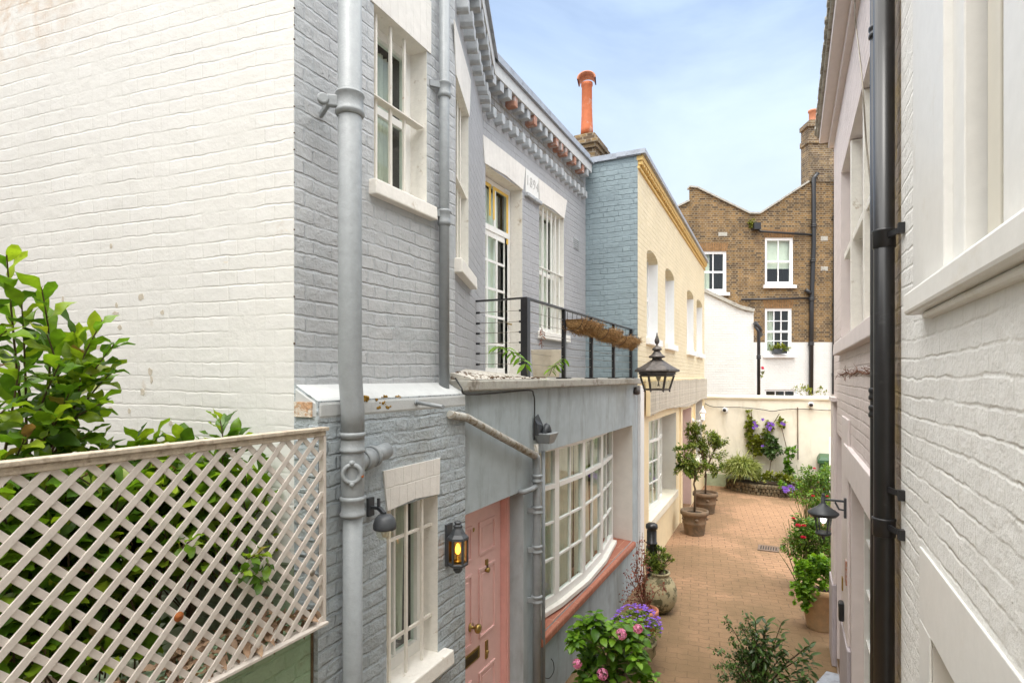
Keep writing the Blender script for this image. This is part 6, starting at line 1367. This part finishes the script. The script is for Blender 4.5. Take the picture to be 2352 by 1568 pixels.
# centre bottom shrub
mc_ = px(1745,1600,4.6); mc_.z = 0; dm = 4.6; rs = np.random.RandomState(95)
t = thing('potted_shrub', 'dark mixed shrub with long trailing shoots at the bottom of the paved alley', 'shrub', (mc_.x,mc_.y,0)); pot(t, (mc_.x,mc_.y,0), .2, .36, 'pot', 'plain')
Lv = Leaves(leaf_tmpl('oval',2,.2,.2,.5), 95); Lb = Leaves(leaf_tmpl('oval',5,.25,.25,.32), 96); st_ = MB(); base = Vector((mc_.x,mc_.y,.4))
for (x,y) in ((1665,1420),(1700,1430),(1635,1490),(1650,1560),(1690,1500),(1670,1530),(1715,1410),(1730,1450),(1700,1560),(1640,1530),(1755,1470),(1720,1500),(1760,1520),(1790,1540),(1740,1560),(1680,1470),(1700,1520),(1725,1540),(1690,1575),(1765,1580),(1710,1470),(1745,1490),(1770,1500),(1735,1530),(1705,1490)):
    q = px(x,y,dm+rs.normal()*.1); mid = base.lerp(q,.55)+Vector((0,0,.10)); pts = [base,base.lerp(mid,.5),mid,mid.lerp(q,.5)+Vector((0,0,.012)),q]; st_.tube(pts,[.008,.006,.004,.003,.001],5,caps=False)
    for i in range(120):
        u_ = .35+.65*rs.rand(); k = min(int(u_*4),3); p = pts[k].lerp(pts[k+1],u_*4-k)+Vector(rs.normal(size=3))*.024*(1.5-u_); Lv.add(p, rs.normal(size=3)+np.array([0,0,.3]), .028*(.7+.6*rs.rand()))
for (x,y) in ((1795,1430),(1760,1430),(1860,1480),(1845,1490),(1830,1515),(1755,1445),(1800,1500),(1780,1480),(1815,1550),(1840,1560),(1735,1425)):
    q = px(x,y,dm-.1); st_.tube([base,base.lerp(q,.5)+Vector((0,0,.06)),q],[.008,.006,.003],6,caps=False)
    for k in range(30): a_ = k*2.4; Lb.add(q-Vector((0,0,.011*k)), (math.cos(a_),math.sin(a_),1.1-.07*k), .080*(.7+.5*rs.rand()))
st_.build('stems', M['bark'], t); Lv.build('foliage', M['lf_dark'], t); Lb.build('broad_leaves', M['lf_dark'], t)
w = MB()
for (x,y) in ((1770,1470),(1806,1574)): w.tube([px(x-6,y,dm-.22),px(x,y+2,dm-.25),px(x+6,y-1,dm-.22)],.006,5)
w.build('green_tie', M['bin'], t)
w = MB(); sp_ = onZ(1912,1562); w.hexa([(sp_.x-.25,sp_.y-.5,.0),(sp_.x+.3,sp_.y-.5,.0),(sp_.x+.3,sp_.y+.05,.0),(sp_.x-.05,sp_.y+.08,.0),(sp_.x-.25,sp_.y-.5,.05),(sp_.x+.3,sp_.y-.5,.05),(sp_.x+.3,sp_.y+.05,.05),(sp_.x-.05,sp_.y+.08,.05)]); tag(w.build('stone_slab', M['lead'], bevel=.008), 'grey stone slab lying at the foot of the mauve wall', 'slab')

# raised stone bed at the cream wall with its plants
bed = thing('stone_planter', 'low curved rough stone raised bed against the cream wall', 'raised bed', tuple(onZ(1770,1135)))
front_px = [(1668,1092,1120),(1690,1100,1128),(1730,1110,1136),(1780,1116,1141),(1830,1118,1143),(1880,1116,1143),(1925,1112,1140)]
w = MB(); rs = np.random.RandomState(101); fr_pts = [onZ(x,yb_) for x,yt,yb_ in front_px]; bh_ = .26
yE = 16.61
for i in range(len(fr_pts)-1):
    a_, b_ = fr_pts[i], fr_pts[i+1]
    n = 6
    for j in range(n):
        for lv in range(3):
            p = a_.lerp(b_, (j+(lv%2)*.5)/n); q = a_.lerp(b_, (j+1+(lv%2)*.5)/n-.02); z0 = lv*bh_/3; o = rs.normal()*.02
            d_ = (q-p).normalized(); nn_ = Vector((-d_.y,d_.x,0))
            w.hexa([p-nn_*o+UP*z0,q-nn_*o+UP*z0,q+nn_*.22+UP*z0,p+nn_*.22+UP*z0,p-nn_*(o-.01)+UP*(z0+bh_/3-.006),q-nn_*(o-.01)+UP*(z0+bh_/3-.006),q+nn_*.22+UP*(z0+bh_/3-.006),p+nn_*.22+UP*(z0+bh_/3-.006)])
w.build('stone_edge', M['stone'], bed, bevel=.015)
w = MB(); pts = [p+Vector((0,.05,bh_-.03)) for p in fr_pts]; 
for i in range(len(pts)-1): w.poly([pts[i],pts[i+1],Vector((pts[i+1].x,yE-.01,bh_-.02)),Vector((pts[i].x,yE-.01,bh_-.02))])
w.poly([fr_pts[0],Vector((fr_pts[0].x,yE-.01,0)),Vector((fr_pts[0].x,yE-.01,bh_)),fr_pts[0]+UP*bh_]); w.build('soil', M['soil'], bed, fixn=False)
dE = lambda x: PE(Sx(PE,x),0,0).dot(FW)
# strappy clump
t = thing('ornamental_grass', 'rounded clump of arching variegated strap leaves at the left of the stone bed', 'plant', tuple(px(1703,1105,dE(1703)-.5))); Lv = Leaves(leaf_tmpl('strap',6,.2,.75,.12), 111); rs = np.random.RandomState(111); c_ = px(1703,1090,dE(1703)-.5); w = MB()
for i in range(1900):
    a_ = rs.rand()*6.28; e = rs.rand()**.6; h_ = (.05+.40*rs.rand()**.5)*(1-.35*e*e); d_ = np.array([math.cos(a_)*e,math.sin(a_)*e,0]); q = np.array(c_)+d_*[.34,.3,0]+np.array([0,0,h_+rs.normal()*.05-.05]); Lv.add(q, d_*1.2+[0,0,.4]+rs.normal(size=3)*.3, rs.uniform(.12,.24))
for i in range(34):
    a_ = rs.rand()*6.28; w.tube([c_+Vector((math.cos(a_)*.05,math.sin(a_)*.05,-.12)),c_+Vector((math.cos(a_)*.25*rs.rand(),math.sin(a_)*.25*rs.rand(),.25))],.006,5,caps=False)
w.build('stems', M['stem_green'], t); Lv.build('leaves', M['lf_strap'], t)
def climber(name, label, cat, blobs, dd, size, leafm, seed, stems, flowers=(), fs=.05, base=None, tm=('oval',3,.2,.3,.7)):
    rs = np.random.RandomState(seed); t = thing(name, label, cat, tuple(px(stems[0][0][0],stems[0][0][1],dE(stems[0][0][0])-dd))); Lv = Leaves(leaf_tmpl(*tm), seed); w = MB()
    for s in stems: w.tube([px(x,y,dE(x)-dd*.8) for x,y in s], .010, 5, caps=False)
    for (x,y,rx,ry,n) in blobs:
        D_ = dE(x)-dd; q = px(x,y,D_); blob_leaves(Lv,q,(rx/1307*D_,.10,ry/1307*D_),n,size,rs,shell=.1,clump=max(6,n//14))
    w.build('stems', M['bark'], t); Lv.build('foliage', M[leafm], t)
    if flowers:
        Lp = Leaves(leaf_tmpl('oval',3,.15,.2,.6), seed+1)
        for (x,y) in flowers:
            q = px(x,y,dE(x)-dd-.12)
            for k in range(6): a_ = k*1.047+rs.rand()*.3; Lp.add(q, (math.cos(a_),-.25,math.sin(a_)), fs, up=(0,-1,0))
        Lp.build('flowers', M['ppl'], t)
climber('clematis', 'purple flowered clematis climbing the cream wall on strings', 'climber',
        [(1722,950,6,10,50),(1728,975,9,12,130),(1722,995,9,12,140),(1735,1010,12,14,190),(1745,1025,12,14,170),(1728,1025,9,14,120),(1770,975,10,8,80),(1790,968,8,8,55),(1800,975,6,6,40),(1762,990,8,8,60),(1752,1005,9,10,90),(1740,1038,10,8,70),(1717,978,5,8,60)],
        .12, .085, 'lf_yel', 121, [[(1731,1075),(1730,1030),(1728,990),(1725,940)],[(1745,1030),(1765,990),(1790,950)],[(1790,960),(1812,1050)]],
        [(1733,969),(1738,978),(1731,982),(1752,963),(1765,972),(1772,972),(1763,979),(1770,982),(1776,975),(1768,986),(1796,972),(1801,974),(1752,1024),(1735,975)], .05)
climber('wall_shrub', 'dark green camellia-like shrub standing against the middle of the cream wall', 'shrub',
        [(1772,1005,14,10,110),(1765,1020,16,10,170),(1780,1030,14,12,160),(1758,1035,14,10,120),(1772,1045,12,12,140),(1790,1032,10,8,60),(1785,1012,8,6,50)], .28, .075, 'lf_dark', 122, [[(1768,1080),(1772,1050),(1770,1010)],[(1772,1060),(1785,1030)]])
climber('ivy', 'narrow column of ivy climbing a stake at the right of the cream wall', 'climber',
        [(1815,1035,9,6,60),(1812,1050,9,8,90),(1810,1066,9,8,100),(1812,1080,9,8,110),(1808,1093,9,8,110),(1815,1100,10,8,110),(1820,1033,8,5,40)], .25, .085, 'lf_hyd', 123, [[(1812,1110),(1812,1030)]])
climber('ground_cover', 'low mixed green and reddish plants filling the stone bed', 'plants',
        [(1735,1095,14,7,220),(1760,1097,16,7,260),(1785,1098,16,7,260),(1810,1100,16,7,220),(1765,1088,16,5,160),(1840,1105,16,8,220),(1870,1105,16,8,200),(1792,1090,14,5,120)], .55, .055, 'lf_yel', 124, [[(1735,1100),(1820,1102)]])
climber('violet_clump', 'purple flowers hanging over the right end of the stone bed', 'flowers',
        [(1805,1118,12,6,160),(1825,1122,14,6,160),(1795,1112,8,5,80),(1840,1115,14,8,160)], 1.0, .055, 'lf_hyd', 125, [[(1805,1120),(1830,1122)]], [(1802,1124),(1806,1120),(1800,1119),(1812,1116),(1818,1116),(1810,1125),(1822,1126),(1827,1124),(1824,1121),(1804,1128)], .05)
# window box and small flower on the brown building
bxc = P5(fx(1787),fz(806),.16); t = thing('window_box', 'grey window box of yellow green seedlings on the lower window sill of the brown building', 'planter', tuple(bxc)); w = MB(); w.pbox(P5,fx(1772),fx(1802),fz(812),fz(802),.03,.22); w.build('trough', M['lamp_grey'], t, bevel=.01)
Lv = Leaves(leaf_tmpl('oval',3,.2,.3,.6), 131); rs = np.random.RandomState(131)
blob_leaves(Lv, P5(fx(1787),fz(799),.14), (.36,.12,.11), 330, .075, rs, shell=.1, clump=24); Lv.build('foliage', M['lf_yel'], t)
t = thing('hanging_plant', 'small plant with one red bloom beside the annexe drainpipe', 'plant', tuple(P6p(1747,860,.05))); Lv = Leaves(leaf_tmpl('oval',3,.2,.3,.6), 132); blob_leaves(Lv, P6p(1747,858,.05), (.05,.05,.14), 60, .06, rs, shell=.1); Lv.build('foliage', M['lf_yel'], t)
Lp = Leaves(leaf_tmpl('oval',3,.2,.3,.8), 133); blob_leaves(Lp, P6p(1748,843,.08), (.045,.04,.045), 40, .05, rs, shell=.1); Lp.build('flower', M['redp'], t)
t = thing('self_sown_plant', 'wispy shrub rising behind the cream wall coping', 'plant', tuple(px(1855,905,16.2))); Lv = Leaves(leaf_tmpl('oval',3,.2,.3,.4), 134); w = MB()
blob_leaves(Lv, px(1845,896,16.2), (.34,.12,.14), 130, .08, rs, shell=.1, clump=20); blob_leaves(Lv, px(1888,897,16.2), (.15,.1,.08), 50, .08, rs, shell=.1)
for (x,y) in ((1830,895),(1850,884),(1860,890),(1886,892)): w.tube([px(1853,915,16.2),px(x,y,16.2)],.006,5,caps=False)
w.build('stems', M['stem_green'], t); Lv.build('foliage', M['lf_yel'], t)
t = thing('self_sown_plant', 'tuft of moss and fern at the roof valley of the brown building', 'plant', tuple(P5p(1724,512))); Lv = Leaves(leaf_tmpl('oval',3,.2,.3,.4), 135); blob_leaves(Lv, P5p(1724,514,.1), (.10,.08,.16), 160, .07, rs, shell=.1, clump=18); Lv.build('foliage', M['lf_yel'], t)
# dry vine twigs under the mauve sill
w = MB(); rs = np.random.RandomState(141)
for i in range(46):
    y = rs.uniform(3.5,6.2); p = Vector((.405,y,3.03+rs.normal()*.015)); d_ = Vector((rs.normal()*.3-.25,rs.normal(),rs.normal()*.35)).normalized()*rs.uniform(.04,.10); w.tube([p,p+d_*.5+Vector((-.005,0,.01)),p+d_],.0018,4,caps=False)
w.tube([(.412,3.4+.3*i,3.03+.012*math.sin(i*2)) for i in range(10)],.006,5)
tag(w.build('dry_vine', M['deadtwig'], fixn=False), 'dry leafless vine running under the mauve window sill', 'vine')

# ================================================================== unseen brick blocks added behind the camera to cut light on yard and alley
bk = thing('terraced_house', 'unseen brick block added behind the camera to shade the yard', 'house', (-5,-6,0))
w = MB(); w.box((-14,-9,0),(-2.2,-2.4,7.6)); w.build('wall', M['stock_brick'], bk)
bk2 = thing('terraced_house', 'unseen brick block added across the alley mouth to cut the light', 'house', (0,-13,0))
w = MB(); w.box((-8,-18,0),(8,-12,8.0)); w.build('wall', M['stock_brick'], bk2)
